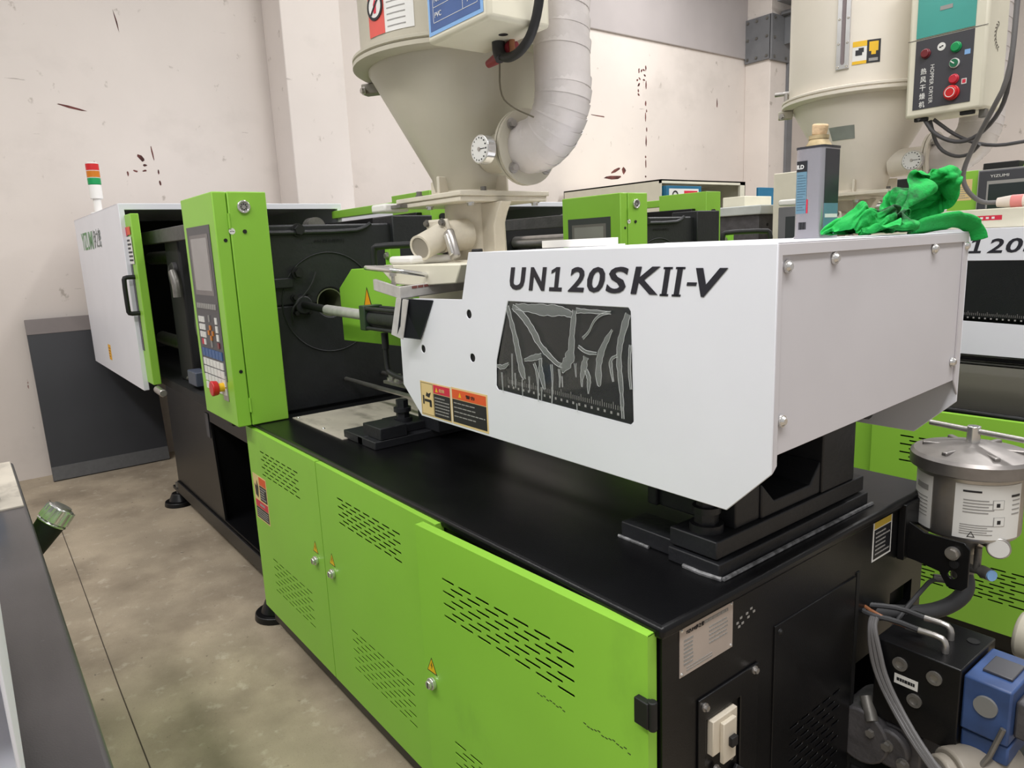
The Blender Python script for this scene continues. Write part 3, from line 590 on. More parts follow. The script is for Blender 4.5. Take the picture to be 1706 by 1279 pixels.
# tray: three-sided steel channel tipping forward
def quadbar(a, b, c, d_, t):
    up_ = Vector((0, 0, t)); bb = B(); lo = [bb.bm.verts.new(Vector(p)) for p in (a, b, c, d_)]; hi = [bb.bm.verts.new(Vector(p)+up_) for p in (a, b, c, d_)]
    bb.bm.faces.new(lo); bb.bm.faces.new(hi)
    for i in range(4): bb.bm.faces.new([lo[i], lo[(i+1) % 4], hi[(i+1) % 4], hi[i]])
    return bb
tr = quadbar((-1.265, 0.115, 1.578), (-1.088, 0.107, 1.558), (-1.088, 0.36, 1.570), (-1.27, 0.36, 1.59), 0.006).make('sampling_tray', galv, m1)
quadbar((-1.27, 0.112, 1.580), (-1.10, 0.105, 1.560), (-1.088, 0.107, 1.560), (-1.258, 0.117, 1.582), 0.034).make('tray_lip', galv, tr, 0.001)
quadbar((-1.10, 0.104, 1.560), (-1.086, 0.104, 1.560), (-1.086, 0.36, 1.572), (-1.10, 0.36, 1.574), 0.034).make('tray_lip', galv, tr, 0.001)
rects(F((-1.0855, 0.125, 1.580), (0, 1, 0.05), (0, 0, 1)), lines(0.02, 0.18, 0.004, 0.014, 1, 0.7, 21), 'scrawled_mark', M('faded_red_ink', (120, 70, 66), 0.6), tr, 0.0008)
B().tube([(-1.10, 0.36, 1.605), (-1.09, 0.315, 1.603), (-1.083, 0.11, 1.640), (-1.10, 0.088, 1.644), (-1.29, 0.092, 1.652), (-1.30, 0.12, 1.65), (-1.30, 0.36, 1.64)], 0.0075, 10, 2).make('tray_handle', chrome, m1)
B().box(-1.115, -1.07, 0.345, 0.375, 1.575, 1.63).make('handle_lug', steel, m1, 0.004)
bolt('lug_bolt', (-1.07, 0.36, 1.588), (1, -0.4, 0), 0.010, 0.02, steel, m1)
bolt('tray_screw', (-1.225, 0.16, 1.592), (0, 0, 1), 0.006, 0.032, steel, m1)
B().cyl((-1.225, 0.16, 1.622), (-1.225, 0.16, 1.632), 0.011, 12).make('screw_head', steel, m1)
B().prism([(-1.37, 1.632), (-1.30, 1.592), (-1.12, 1.590), (-0.93, 1.60), (-0.90, 1.655), (-1.36, 1.655)], 'y', 0.20, 0.40).make('feed_chute', cream, m1, 0.004)
B().box(-1.36, -1.21, 0.22, 0.38, 1.655, 1.682).make('chute_lid', wplastic, m1, 0.010)
c1 = B()
A0, A1, B0, B1 = Vector((-1.19, 0.118, 1.565)), Vector((-1.10, 0.128, 1.555)), Vector((-1.165, 0.10, 1.452)), Vector((-1.105, 0.12, 1.440))
D0, D1 = Vector((-1.06, 0.148, 1.556)), Vector((-1.03, 0.146, 1.50))
def sheet(bb, pts, t=(0, 0.003, 0)):
    lo = [bb.bm.verts.new(p) for p in pts]; hi = [bb.bm.verts.new(Vector(p)+Vector(t)) for p in pts]; n = len(pts)
    bb.bm.faces.new(lo); bb.bm.faces.new(hi)
    for i in range(n): bb.bm.faces.new([lo[i], lo[(i+1) % n], hi[(i+1) % n], hi[i]])
sheet(c1, [(-1.105, 0.10, 1.562), (-1.045, 0.105, 1.557), (-1.085, 0.10, 1.438), (-1.125, 0.085, 1.452)])
c1 = c1.make('discharge_chute', galv, m1)
c2 = B(); sheet(c2, [(-1.075, 0.1005, 1.560), (-0.975, 0.147, 1.555), (-1.055, 0.142, 1.436), (-1.105, 0.093, 1.446)], (0, 0.004, -0.002)); c2.make('chute_side', M('shaded_chute_steel', (58, 58, 66), 0.25, 0.5, var=0.1), c1)  # two facets of one sheet, highlight and shade put into their colours
# ---- nozzle guard, carriage cylinder, handle
GY = 0.40
B().prism([(-2.165, 1.549), (-2.03, 1.632), (-1.72, 1.640), (-1.62, 1.56), (-1.62, 1.335), (-2.162, 1.318)], 'y', GY, 0.80).make('nozzle_guard', green, m1, 0.004)
gt = rects(front(-1.90, GY-0.0003, 1.505), [[(-0.045, -0.05), (0.05, -0.05), (0.003, 0.055)]], 'warning_triangle', kprint, m1, 0.0008)
rects(front(-1.90, GY-0.0003, 1.505), [[(-0.036, -0.045), (0.041, -0.045), (0.003, 0.044)]], 'triangle_face', M('orange_yellow_print', (238, 160, 20), 0.5), gt, 0.0014)
B().box(-2.00, -1.955, 0.55, 0.60, 1.63, 1.71).make('guard_tab', green, m1, 0.002)
bolt('tab_bolt', (-1.978, 0.55, 1.68), (0, -1, 0), 0.012, 0.014, steel, m1)
B().tube([(-1.93, 0.46, 1.62), (-1.93, 0.46, 1.712), (-1.915, 0.47, 1.722), (-1.75, 0.62, 1.722), (-1.735, 0.63, 1.71), (-1.735, 0.63, 1.62)], 0.014, 10, 1).make('guard_handle', rubber, m1)
hc = B().box(-1.73, -1.685, 0.275, 0.355, 1.405, 1.50).make('cylinder_cap', green2, m1, 0.004)
B().cyl((-1.69, 0.315, 1.452), (-1.19, 0.315, 1.452), 0.034, 24).make('carriage_cylinder', cast, m1)
for dy, dz in ((-0.03, 0.037), (0.03, 0.037), (-0.03, -0.037), (0.03, -0.037)): B().cyl((-1.69, 0.315+dy, 1.452+dz), (-1.19, 0.315+dy, 1.452+dz), 0.007, 10).make('tie_rod', cast, m1)
B().cyl((-2.12, 0.315, 1.464), (-1.73, 0.315, 1.457), 0.021, 18).make('piston_rod', galv, m1)
B().cyl((-2.37, 0.315, 1.475), (-2.08, 0.315, 1.462), 0.017, 14).make('rod_end', black2, m1)
B().tube([(-1.60, 0.31, 1.40), (-1.60, 0.31, 1.34)], 0.014, 10).make('hose_fitting', black2, m1)
B().tube([(-1.60, 0.31, 1.36), (-1.60, 0.31, 1.27), (-1.585, 0.31, 1.245), (-1.40, 0.31, 1.235), (-1.1, 0.31, 1.24)], 0.010, 10, 2).make('hose', rubber, m1)
# ---- platens and clamp
PX = -2.40
pl = B()
HC = circ(0.457, 1.475, 0.066, 32)
OUT = [(0.90, 1.475), (0.90, 1.80), (0.86, 1.835), (0.02, 1.835), (-0.05, 1.78), (-0.05, 1.475)]
pl.prism(OUT[:6]+[HC[k] for k in range(16, -1, -1)], 'x', PX-0.02, PX)
pl.prism([(-0.05, 1.475), (-0.05, 0.985), (0.90, 0.985), (0.90, 1.475)]+[HC[k % 32] for k in range(32, 15, -1)], 'x', PX-0.02, PX)
pl.box(PX-0.24, PX-0.02, -0.05, 0.90, 0.96, 1.38).box(PX-0.24, PX-0.02, -0.05, 0.90, 1.545, 1.835).box(PX-0.24, PX-0.02, -0.05, 0.385, 1.38, 1.545).box(PX-0.24, PX-0.02, 0.53, 0.90, 1.38, 1.545)
pl = pl.make('fixed_platen', cast, m1, 0.008)
B().ring((PX-0.2, 0.457, 1.475), (PX-0.005, 0.457, 1.475), 0.0655, 0.060, 32).make('added_bore_ring', M('lit_bore_olive', (112, 116, 92), 0.45), pl)  # added ring and disc, the lit inside of the bore put into their colours
B().cyl((PX-0.21, 0.457, 1.475), (PX-0.2, 0.457, 1.475), 0.064, 32).make('added_bore_disc', M('lit_bore_back', (80, 84, 66), 0.5), pl)
B().ring((PX, 0.457, 1.475), (PX+0.005, 0.457, 1.475), 0.235, 0.228, 48).make('platen_ring', cast, pl, 0.003)
text('A94-Z3-0-0MP(1)', side(PX+0.001, 0.40, 1.748), 0.15, 0.018, black, pl, name='cast_lettering', lift=0.003)
B().tube([(PX+0.01, 0.17, 1.80), (PX+0.01, 0.60, 1.80), (PX+0.01, 0.66, 1.815), (PX+0.01, 0.69, 1.835)], 0.010, 8, 1).make('platen_rib', cast, pl)
B().box(PX, PX+0.02, -0.02, 0.28, 1.555, 1.60).make('platen_step', cast, pl, 0.005)
bolt('platen_bolt', (PX, 0.33, 1.81), (1, 0, 0), 0.022, 0.03, black2, pl)
bolt('platen_bolt', (PX+0.02, 0.30, 1.62), (1, 0, 0), 0.02, 0.03, black2, pl)
B().tube([(PX+0.02, 0.26, 1.40), (PX+0.04, 0.25, 1.46), (PX+0.03, 0.30, 1.50), (PX+0.03, 0.36, 1.56), (PX+0.02, 0.39, 1.62)], 0.005, 6, 1).make('sensor_wire', rubber, pl)
B().cyl((PX, 0.315, 1.475), (PX+0.035, 0.315, 1.475), 0.042, 20).make('rod_boss', cast, pl, 0.006)
for dy, dz in ((-0.035, 0.035), (0.03, 0.035), (-0.035, -0.035), (0.03, -0.035)): bolt('boss_bolt', (PX, 0.315+dy, 1.475+dz), (1, 0, 0), 0.011, 0.03, black2, pl)
B().box(PX-0.18, PX+0.03, 0.80, 1.03, 1.60, 1.87).make('platen_cover', cast, m1, 0.006)
B().box(-5.7, PX-0.24, 0.0, 1.15, 0.951, 0.999).make('bed_rail', interior, m1)
for y, z in ((0.16, 1.72), (0.90, 1.72), (0.16, 1.18), (0.90, 1.18)): B().cyl((-4.6, y, z), (PX, y, z), 0.042, 20).make('tie_bar', steel, m1)
mp = B().box(-3.75, -3.45, 0.06, 1.0, 1.0, 1.84).make('moving_platen', interior, m1, 0.012)
B().box(-3.45, -3.40, 0.30, 0.80, 1.2, 1.7).make('mould_plate', interior, m1, 0.005)
B().box(-3.42, -3.25, 0.02, 0.09, 1.02, 1.10).make('limit_switch', M('slate_switch', (74, 80, 96), 0.45), m1, 0.006)
B().cyl((-3.44, 0.055, 1.06), (-3.56, 0.055, 1.03), 0.012, 10).make('switch_arm', dsteel, m1)
for i in range(4): B().cyl((-3.6+i*0.02, 0.04, 1.62+i*0.012), (-3.6+i*0.02, 0.10, 1.62+i*0.012), 0.055-0.007*i, 16).make('cable_clamp', gunmetal, m1)
B().tube([(-3.5, 0.03, 1.64), (-3.46, 0.03, 1.58), (-3.46, 0.03, 1.50)], 0.022, 10, 1).make('hose_end', dsteel, m1)
B().tube([(-3.3, 0.08, 1.45), (-3.1, 0.02, 1.30), (-2.8, 0.03, 1.22), (-2.5, 0.05, 1.25)], 0.012, 8, 2).make('hose', rubber, m1)
B().tube([(-2.72, 0.06, 1.33), (-2.80, 0.03, 1.22), (-2.76, 0.03, 1.10), (-2.66, 0.04, 1.05)], 0.006, 8, 2).make('wire', copper, m1)
# ---- white clamp housing: front sheet, top, rear sheet, back; open towards the injection side
SX0, SX1, SY0, SY1, SZ0, SZ1 = -5.76, -3.92, -0.12, 1.26, 0.935, 2.035
hs = B().box(SX0, SX1, SY0, SY0+0.004, SZ0, SZ1).box(SX0, SX1, SY1-0.004, SY1, SZ0, SZ1).box(SX0, SX1, SY0, SY1, SZ1-0.004, SZ1).box(SX0, SX0+0.004, SY0, SY1, SZ0, SZ1)
hs = hs.make('clamp_housing', white, m1)
B().prism([(SY0-0.001, SZ0), (SY0+0.03, SZ0), (SY0+0.03, SZ1-0.035), (SY1-0.03, SZ1-0.035), (SY1-0.03, SZ0), (SY1+0.001, SZ0), (SY1+0.001, SZ1+0.001), (SY0-0.001, SZ1+0.001)], 'x', SX1-0.035, SX1+0.001).make('housing_rim', white, hs, 0.003)
B().box(SX0+0.01, SX0+0.02, SY0+0.01, SY1-0.01, SZ0, SZ1-0.01).make('shade_liner', interior, hs)  # added sheets, stand in for the shade inside the white housing
B().box(SX0+0.02, SX1-0.05, SY0+0.006, SY0+0.012, SZ0, SZ1-0.01).make('shade_liner', interior, hs)
text('YIZUMI', front(-5.50, SY0-0.0003, 1.80), 0.52, 0.125, logogreen, hs, bold=0.008)
text('伊之密', front(-4.95, SY0-0.0003, 1.805), 0.30, 0.125, M('logo_grey_print', (110, 118, 116), 0.5), hs, bold=0.008)
yl = rects(front(-5.03, SY0-0.0003, 1.02), [(0, 0.10, 0, 0.11)], 'caution_label', M('amber_yellow_print', (238, 176, 10), 0.5), hs)
rects(front(-5.03, SY0-0.0003, 1.02), lines(0.015, 0.085, 0.015, 0.095, 4, 0.35, 31), 'print_lines', M('brown_print', (150, 96, 20), 0.5), yl, 0.0012, kind='stuff')
B().box(-4.2, PX-0.3, 0.02, 0.06, 1.80, 1.875).make('door_track', gunmetal, m1, 0.004)
B().box(-4.3, PX-0.25, 1.10, 1.14, 1.84, 1.90).make('rear_door_track', black, m1, 0.004)
B().cyl((-3.9, 1.02, 1.88), (-3.86, 1.02, 1.88), 0.06, 20).cyl((-3.84, 1.02, 1.88), (-3.80, 1.02, 1.88), 0.06, 20).make('pulley', dsteel, m1)
# sliding safety door pushed back into the housing
sd = B().box(-4.55, -3.76, -0.095, -0.05, 0.985, 1.97).make('safety_door', green, m1, 0.004)
B().box(-3.985, -3.87, -0.0975, -0.094, 1.18, 1.90).make('handle_recess', panelg, sd, 0.002)
B().tube([(-3.86, -0.095, 1.615), (-3.86, -0.15, 1.615), (-3.86, -0.155, 1.60), (-3.86, -0.155, 1.42), (-3.86, -0.15, 1.405), (-3.86, -0.095, 1.405)], 0.013, 10, 1).make('door_handle', black2, sd)
rects(front(-3.985, -0.0985, 1.79), [(0.02, 0.10, 0.06, 0.11)], 'red_sticker', redp, sd); rects(front(-3.985, -0.0985, 1.79), [(0.06, 0.19, -0.10, 0.055)], 'white_sticker', wprint, sd)
rects(front(-3.985, -0.0985, 1.79), lines(0.07, 0.18, -0.09, 0.045, 6, 0.5, 41), 'sticker_lines', kprint, sd, 0.0012, kind='stuff'); rects(front(-3.985, -0.0985, 1.79), [(0.10, 0.19, 0.065, 0.11)], 'orange_sticker', orange, sd)
B().cyl((-3.75, -0.08, 0.96), (-3.60, -0.08, 0.955), 0.022, 14).make('door_roller', steel, m1, 0.004)
# signal tower
tw = B().cyl((-4.98, -0.06, 2.03), (-4.98, -0.06, 2.05), 0.05, 24).cyl((-4.98, -0.06, 2.05), (-4.98, -0.06, 2.14), 0.025, 20).cyl((-4.98, -0.06, 2.14), (-4.98, -0.06, 2.235), 0.04, 24).make('signal_tower', wplastic, m1, 0.004)
for k, mm in enumerate((pgreen, amber, red)):
    z = 2.237+k*0.047; B().cyl((-4.98, -0.06, z), (-4.98, -0.06, z+0.042), 0.041, 24).make('lamp_segment', mm, tw); B().cyl((-4.98, -0.06, z+0.042), (-4.98, -0.06, z+0.047), 0.039, 24).make('tower_ring', wplastic, tw)
B().cyl((-4.98, -0.06, 2.378), (-4.98, -0.06, 2.384), 0.041, 24, 0.03).make('tower_cap', wplastic, tw)
# rear guard of the clamp: green portal
B().box(-3.95, -2.98, 1.20, 1.26, 1.935, 1.985).make('rear_guard_beam', green, m1, 0.003)
B().box(-2.98, -2.56, 1.14, 1.30, 1.0, 2.01).make('rear_guard_post', green, m1, 0.003)
B().box(-2.56, -2.2, 1.15, 1.28, 1.0, 1.60).make('rear_guard_panel', green, m1, 0.003)
B().cyl((-2.56, 1.21, 1.87), (-2.545, 1.21, 1.87), 0.02, 14).make('guard_plug', black2, m1)
# ---- control cabinet
CX0, CX1, CY0, CY1, CZ0, CZ1 = -2.68, -2.20, -0.085, 0.13, 1.002, 1.96
cc = B().box(CX0, CX1-0.004, CY0, CY0+0.055, CZ0, CZ1).box(CX0, CX1, CY0+0.058, CY1, CZ0, CZ1).make('control_cabinet', green, m1, 0.004)
fr = front(CX0, CY0-0.0005, CZ0)
kp = rects(fr, [(0.05, 0.40, 0.185, 0.835)], 'control_panel', panelg, cc, 0.002, 0.002)
rects(fr, [(0.085, 0.365, 0.545, 0.80)], 'screen_bezel', M('taupe_bezel', (116, 110, 110), 0.4), cc, 0.003, 0.003); rects(fr, [(0.105, 0.345, 0.565, 0.785)], 'screen', screeng, cc, 0.0036)
def key(u, v, a, b, mat, nm='key'):
    return rects(fr, [(u, u+a, v, v+b)], nm, mat, cc, 0.006, 0.005)
for i in range(10): key(0.085+i*0.029, 0.487, 0.022, 0.022, gprint)
for r in range(3):
    for c_ in range(3): key(0.085+c_*0.030, 0.425-r*0.034, 0.024, 0.025, wprint)
    key(0.33, 0.425-r*0.036, 0.026, 0.028, wprint)
key(0.10, 0.325, 0.024, 0.024, redp); key(0.13, 0.325, 0.024, 0.024, wprint); key(0.33, 0.322, 0.026, 0.024, dred)
for u, v in ((0.235, 0.395), (0.205, 0.372), (0.265, 0.372), (0.235, 0.350)): key(u, v, 0.022, 0.02, amber)
for v in (0.43, 0.32): key(0.238, v, 0.014, 0.03, gprint)
for i in range(6): key(0.082+i*0.050, 0.272, 0.044, 0.036, bluekey)
for r in range(4):
    for c_ in range(6): key(0.082+c_*0.050, 0.232-r*0.0365+0.0, 0.042, 0.030, wprint)
es = B().cyl((-2.33, CY0, 1.16), (-2.33, CY0-0.035, 1.16), 0.019, 16).make('stop_collar', yellow, cc)
B().cyl((-2.33, CY0-0.03, 1.16), (-2.33, CY0-0.058, 1.16), 0.030, 24, 0.034).make('emergency_stop', red, cc, 0.005)
B().box(-2.36, -2.29, CY0-0.003, CY0, 1.10, 1.21).make('stop_plate', steel, cc, 0.001)
B().ring((CX1, 0.033, 1.90), (CX1+0.012, 0.033, 1.90), 0.026, 0.018, 28).make('buzzer_ring', chrome, cc, 0.002)
B().cyl((CX1, 0.033, 1.90), (CX1+0.008, 0.033, 1.90), 0.018, 24).make('buzzer', gprint, cc)
for a in range(8): B().cyl((CX1+0.008, 0.033+0.011*math.cos(a*PI/4), 1.90+0.011*math.sin(a*PI/4)), (CX1+0.0095, 0.033+0.011*math.cos(a*PI/4), 1.90+0.011*math.sin(a*PI/4)), 0.0028, 8).make('buzzer_slot', black2, cc)
B().cyl((CX1, -0.022, 1.805), (CX1+0.001, -0.022, 1.805), 0.0125, 24).make('round_sticker', wprint, cc)
rects(side(CX1+0.001, -0.030, 1.8025), [(0.0, 0.004, 0.0, 0.003), (0.006, 0.010, 0.001, 0.004), (0.012, 0.016, 0, 0.003)], 'sticker_print', kprint, cc)
B().cyl((CX1, 0.028, 1.803), (CX1+0.006, 0.028, 1.803), 0.008, 14).make('key_switch', black2, cc)
for z in (1.845, 1.09): B().cyl((CX1+0.001, CY0+0.0565, z-0.03), (CX1+0.001, CY0+0.0565, z+0.03), 0.005, 10).make('cabinet_hinge', green, cc)
for z in (1.77, 1.235): B().cyl((CX1-0.004, CY0+0.035, z), (CX1-0.002, CY0+0.035, z), 0.0075, 14).make('bore', black2, cc)

# ------------------------------------------------------------------ second and partly hidden machines of the row
m2 = copy_tree(m1); m2.location = m1.location+Vector((0.20, 2.10, 0))
m2['label'] = 'second white and green moulding machine, half hidden behind the front one'
for o in list(m2.children_recursive):
    if o.name.startswith(('window_film', 'film_crease_glints', 'crease_edge_glints', 'weld_bead', 'signal_tower', 'lamp_segment', 'tower_')): bpy.data.objects.remove(o)
for o in m2.children_recursive:
    if o.name.startswith('lettering'): o.location.x -= 0.09
ORG[m2] = Vector(m2.location)
B().box(-0.55, 0.30, 2.30, 2.66, 1.688, 1.762).make('raised_lid', cream, m2, 0.004)
rects(front(-0.372, 2.2997, 1.718), [(0, 0.11, 0, 0.018)], 'red_label', redp, m2); rects(front(-0.372, 2.2997, 1.718), [(0.02, 0.026, 0.005, 0.013), (0.035, 0.045, 0.005, 0.013), (0.055, 0.065, 0.005, 0.013), (0.075, 0.085, 0.005, 0.013)], 'label_print', wprint, m2, 0.0012)

# ------------------------------------------------------------------ hopper dryers
def dryer(cx, cy, boxz, zneck, label, second):
    bg_ = beige_l if second else beige
    t = thing('hopper_dryer', label, 'dryer', (cx, cy, zneck), 'hopper dryers')
    zr = 2.30
    B().lathe([(0.335, zr+0.02), (0.335, 3.3)], (cx, cy, 0), 56).make('barrel', bg_, t)
    rim = B().lathe([(0.30, zr-0.012), (0.355, zr-0.012), (0.365, zr-0.006), (0.365, zr+0.006), (0.357, zr+0.010), (0.365, zr+0.014), (0.365, zr+0.022), (0.35, zr+0.028), (0.335, zr+0.03)], (cx, cy, 0), 64).make('rim', bg_, t)
    B().lathe([(0.112, zneck+0.02), (0.125, zneck+0.075), (0.315, zr-0.02), (0.315, zr-0.008)], (cx, cy, 0), 56).make('cone', bg_, t)
    B().lathe([(0.12, zneck+0.004), (0.115, zneck+0.03)], (cx, cy, 0), 40).make('collar', beige2, t)
    for a in (0.4, 1.9, 3.5, 5.0):
        ca, sa = math.cos(a), math.sin(a)
        B().box(0.09, 0.16, -0.006, 0.006, zneck+0.012, zneck+0.075).xf(Matrix.Translation((cx, cy, 0)) @ Matrix.Rotation(a, 4, 'Z')).make('collar_rib', beige2, t, 0.003)
    B().box(cx-0.19, cx+0.22, cy-0.185, cy+0.185, zneck, zneck+0.016).make('base_plate', beige2, t, 0.003)
    sg = B().box(cx-0.24, cx-0.12, cy-0.21, cy-0.15, zneck-0.016, zneck-0.004).make('slide_gate', dsteel, t, 0.001)
    B().box(cx-0.29, cx-0.185, cy-0.235, cy-0.135, zneck-0.026, zneck+0.004).make('gate_grip', wplastic, sg, 0.008)
    for x, y in ((cx-0.06, cy-0.165), (cx+0.16, cy-0.05)): bolt('base_bolt', (x, y, zneck+0.014), (0, 0, 1), 0.010, 0.02, dsteel, t)
    # clamp on the rim
    ca = -2.55
    p = Vector((cx+0.345*math.cos(ca), cy+0.345*math.sin(ca), zr))
    B().box(-0.03, 0.035, -0.022, 0.022, -0.05, -0.014).xf(Matrix.Translation(p) @ Matrix.Rotation(ca, 4, 'Z')).make('rim_clamp', M('grey_beige_clamp', (146, 140, 128), 0.45, 0.2) if not second else beige, t, 0.004)
    bolt('clamp_bolt', p+Vector((0.0, -0.035, -0.04)), (0, -1, 0), 0.010, 0.012, steel, t)
    if second:
        B().cyl(p+Vector((0, 0, -0.01)), p+Vector((0, 0, 0.07)), 0.012, 10).make('clamp_screw', steel, t)
        B().cyl(p+Vector((-0.05, -0.02, 0.07)), p+Vector((0.05, 0.02, 0.07)), 0.010, 10).make('clamp_handle', steel, t)
    # air pipe
    px_, pz = cx+0.36, 2.0
    B().cyl((cx+0.15, cy, pz), (cx+0.335, cy, pz), 0.062, 28).make('pipe_stub', bg_, t)
    fl = B().cyl((cx+0.315, cy, pz), (cx+0.325, cy, pz), 0.115, 36).cyl((cx+0.329, cy, pz), (cx+0.341, cy, pz), 0.115, 36).make('pipe_flange', bg_, t)
    for k in range(4):
        a = PI/4+k*PI/2; bolt('flange_bolt', (cx+0.341, cy+0.092*math.cos(a), pz+0.092*math.sin(a)), (1, 0, 0), 0.012, 0.016, steel, fl)
    R_ = 0.142; pts = [(cx+0.341, cy, pz), (cx+0.365, cy, pz)]
    for k in range(1, 9):
        a = -PI/2+PI/2*k/8; pts.append((cx+0.365+R_*math.cos(a), cy, pz+R_+R_*math.sin(a)))
    pts += [(cx+0.507, cy, pz+R_+0.1), (cx+0.507, cy, pz+R_+0.6), (cx+0.507, cy, pz+1.2)]
    pipe = B().tube(pts, 0.081, 32).make('insulated_pipe', wrap, t, angle=80)
    # overlapping turns of wrapping tape: thin collars along the pipe
    P = [Vector(q) for q in pts[1:]]; acc = []; 
    for a, b in zip(P, P[1:]):
        n_ = max(1, int((b-a).length/0.055))
        for k in range(n_): acc.append((a.lerp(b, k/n_), (b-a).normalized()))
    for k, (q, d_) in enumerate(acc[:26]):
        tl = (d_+Vector((0, 0.16, 0.0))).normalized(); B().ring(q, q+tl*0.03, 0.0822+0.0006*(k % 2), 0.080, 32).make('tape_turn', wrap, pipe)
    # thermometer
    g0 = Vector((cx+0.300, cy-0.10, pz-0.012)); gd = Vector((0.06, -1, 0.05)).normalized()
    gb = B().cyl(g0+gd*-0.02, g0+gd*0.03, 0.012, 12).cyl(g0+gd*0.03, g0+gd*0.062, 0.043, 30).make('thermometer', chrome, t, 0.002)
    B().cyl(g0+gd*0.062, g0+gd*0.063, 0.038, 30).make('dial', wprint, gb)
    B().cyl(g0+gd*0.063, g0+gd*0.066, 0.006, 10).make('dial_hub', steel, gb)
    xd = Vector((gd.y, -gd.x, 0)).normalized()*-1; yd = gd.cross(xd)
    rects((g0+gd*0.0635, xd, yd), [(-0.002, 0.026, -0.001, 0.001)]+[(0.031*math.cos(a)-0.002, 0.033*math.cos(a)+0.002, 0.033*math.sin(a)-0.002, 0.033*math.sin(a)+0.002) for a in [x*PI/8 for x in range(-4, 13)]], 'dial_marks', kprint, gb, 0.0008, kind='stuff')
    # control box
    bx0, bx1, by0, by1 = cx+0.346, cx+0.632, cy-0.35, cy-0.15
    cb = B().box(bx0, bx1, by0, by1, boxz, boxz+0.62).make('control_box', cream, t, 0.012)
    B().box(bx0-0.06, bx0+0.02, by1-0.03, by1+0.06, boxz+0.1, boxz+0.5).make('box_bracket', beige, t)
    return t, (bx0, bx1, by0, by1)
def curved(t, cx, cy, r, a0, a1, z0, z1, name, mat, th=0.0008, n=8):
    b = B(); lo = []; hi = []
    for i in range(n+1):
        a = math.radians(a0+(a1-a0)*i/n); ca, sa = math.cos(a), math.sin(a)
        lo.append([b.bm.verts.new((cx+r*ca, cy+r*sa, z)) for z in (z0, z1)]); hi.append([b.bm.verts.new((cx+(r+th)*ca, cy+(r+th)*sa, z)) for z in (z0, z1)])
    for i in range(n):
        b.bm.faces.new([hi[i][0], hi[i+1][0], hi[i+1][1], hi[i][1]]); b.bm.faces.new([lo[i][0], lo[i][1], lo[i+1][1], lo[i+1][0]])
        b.bm.faces.new([lo[i][0], lo[i+1][0], hi[i+1][0], hi[i][0]]); b.bm.faces.new([lo[i][1], hi[i][1], hi[i+1][1], lo[i+1][1]])
    for i in (0, n): b.bm.faces.new([lo[i][0], hi[i][0], hi[i][1], lo[i][1]])
    return b.make(name, mat, t, angle=80)
ax, ay = -1.24, 0.54
ax = -1.332
t1, bx = dryer(ax, ay, 2.25, 1.862, 'beige hopper dryer with a blue label, above the front machine', False)
rc = 0.3358
s = curved(t1, ax, ay, rc, -91, -58, 2.352, 2.60, 'instruction_sticker', wprint)
curved(t1, ax, ay, rc+0.0008, -91, -77, 2.352, 2.50, 'red_field', M('salmon_red_print', (222, 92, 82), 0.5), n=5)
def oncone(a, z, r=rc+0.0022): a = math.radians(a); return Vector((ax+r*math.cos(a), ay+r*math.sin(a), z))
gq = Vector((math.cos(math.radians(-84)), math.sin(math.radians(-84)), 0)); gx = Vector((-gq.y, gq.x, 0))
ct = oncone(-84, 2.435)
B().ring(ct, ct+gq*0.0015, 0.040, 0.032, 28).make('ban_circle', kprint, s)
B().cyl(ct-gq*0.0008, ct+gq*0.0006, 0.032, 28).make('ban_field', wprint, s)
rects((ct+gq*0.0008, gx, Vector((0, 0, 1))), [[(-0.006, -0.02), (0.006, -0.02), (0.009, 0.008), (0.002, 0.022), (-0.007, 0.006)]], 'hand_symbol', redp, s, 0.0006); rects((ct+gq*0.0008, gx, Vector((0, 0, 1))), [[(-0.024, -0.019), (-0.019, -0.024), (0.024, 0.019), (0.019, 0.024)]], 'ban_bar', kprint, s, 0.0014)
for k in range(10): curved(t1, ax, ay, rc+0.0008, -75, -63, 2.365+k*0.017, 2.368+k*0.017+(0.004 if k > 5 else 0), 'sticker_line', gprint if k < 6 else kprint, n=3)
curved(t1, ax, ay, rc+0.0008, -75, -69, 2.512, 2.53, 'no_symbol', redp, n=2)
lbl = rects(front(bx[0]+0.014, bx[2]-0.0005, 2.268), [(0, 0.252, 0, 0.30)], 'material_label', bluel, t1, 0.001)
fr = front(bx[0]+0.014, bx[2]-0.0005, 2.268)
rects(fr, [(0.010, 0.240, 0.010, 0.30)], 'label_field', bluep, lbl, 0.0016)
for k, (tx, vv, w_, tmp) in enumerate((('PVC', 0.040, 0.032, '70'), ('POLYCARBONATE', 0.078, 0.125, '120'), ('ACRYLIC, ABS', 0.117, 0.10, '80'), ('CELLULOSE', 0.156, 0.09, '75'))):
    text(tx, front(bx[0]+0.014+0.034, bx[2]-0.0005, 2.268+vv), w_, 0.013, wprint, lbl, lift=0.0022); 
    text(tmp, front(bx[0]+0.014+0.185, bx[2]-0.0005, 2.268+vv), 0.025, 0.012, wprint, lbl, lift=0.0022)
rects(fr, [(0.026, 0.23, v, v+0.0012) for v in (0.028, 0.066, 0.104, 0.143, 0.182)]+[(u, u+0.0012, 0.028, 0.2) for u in (0.026, 0.165, 0.229)], 'label_grid', wprint, lbl, 0.0022)
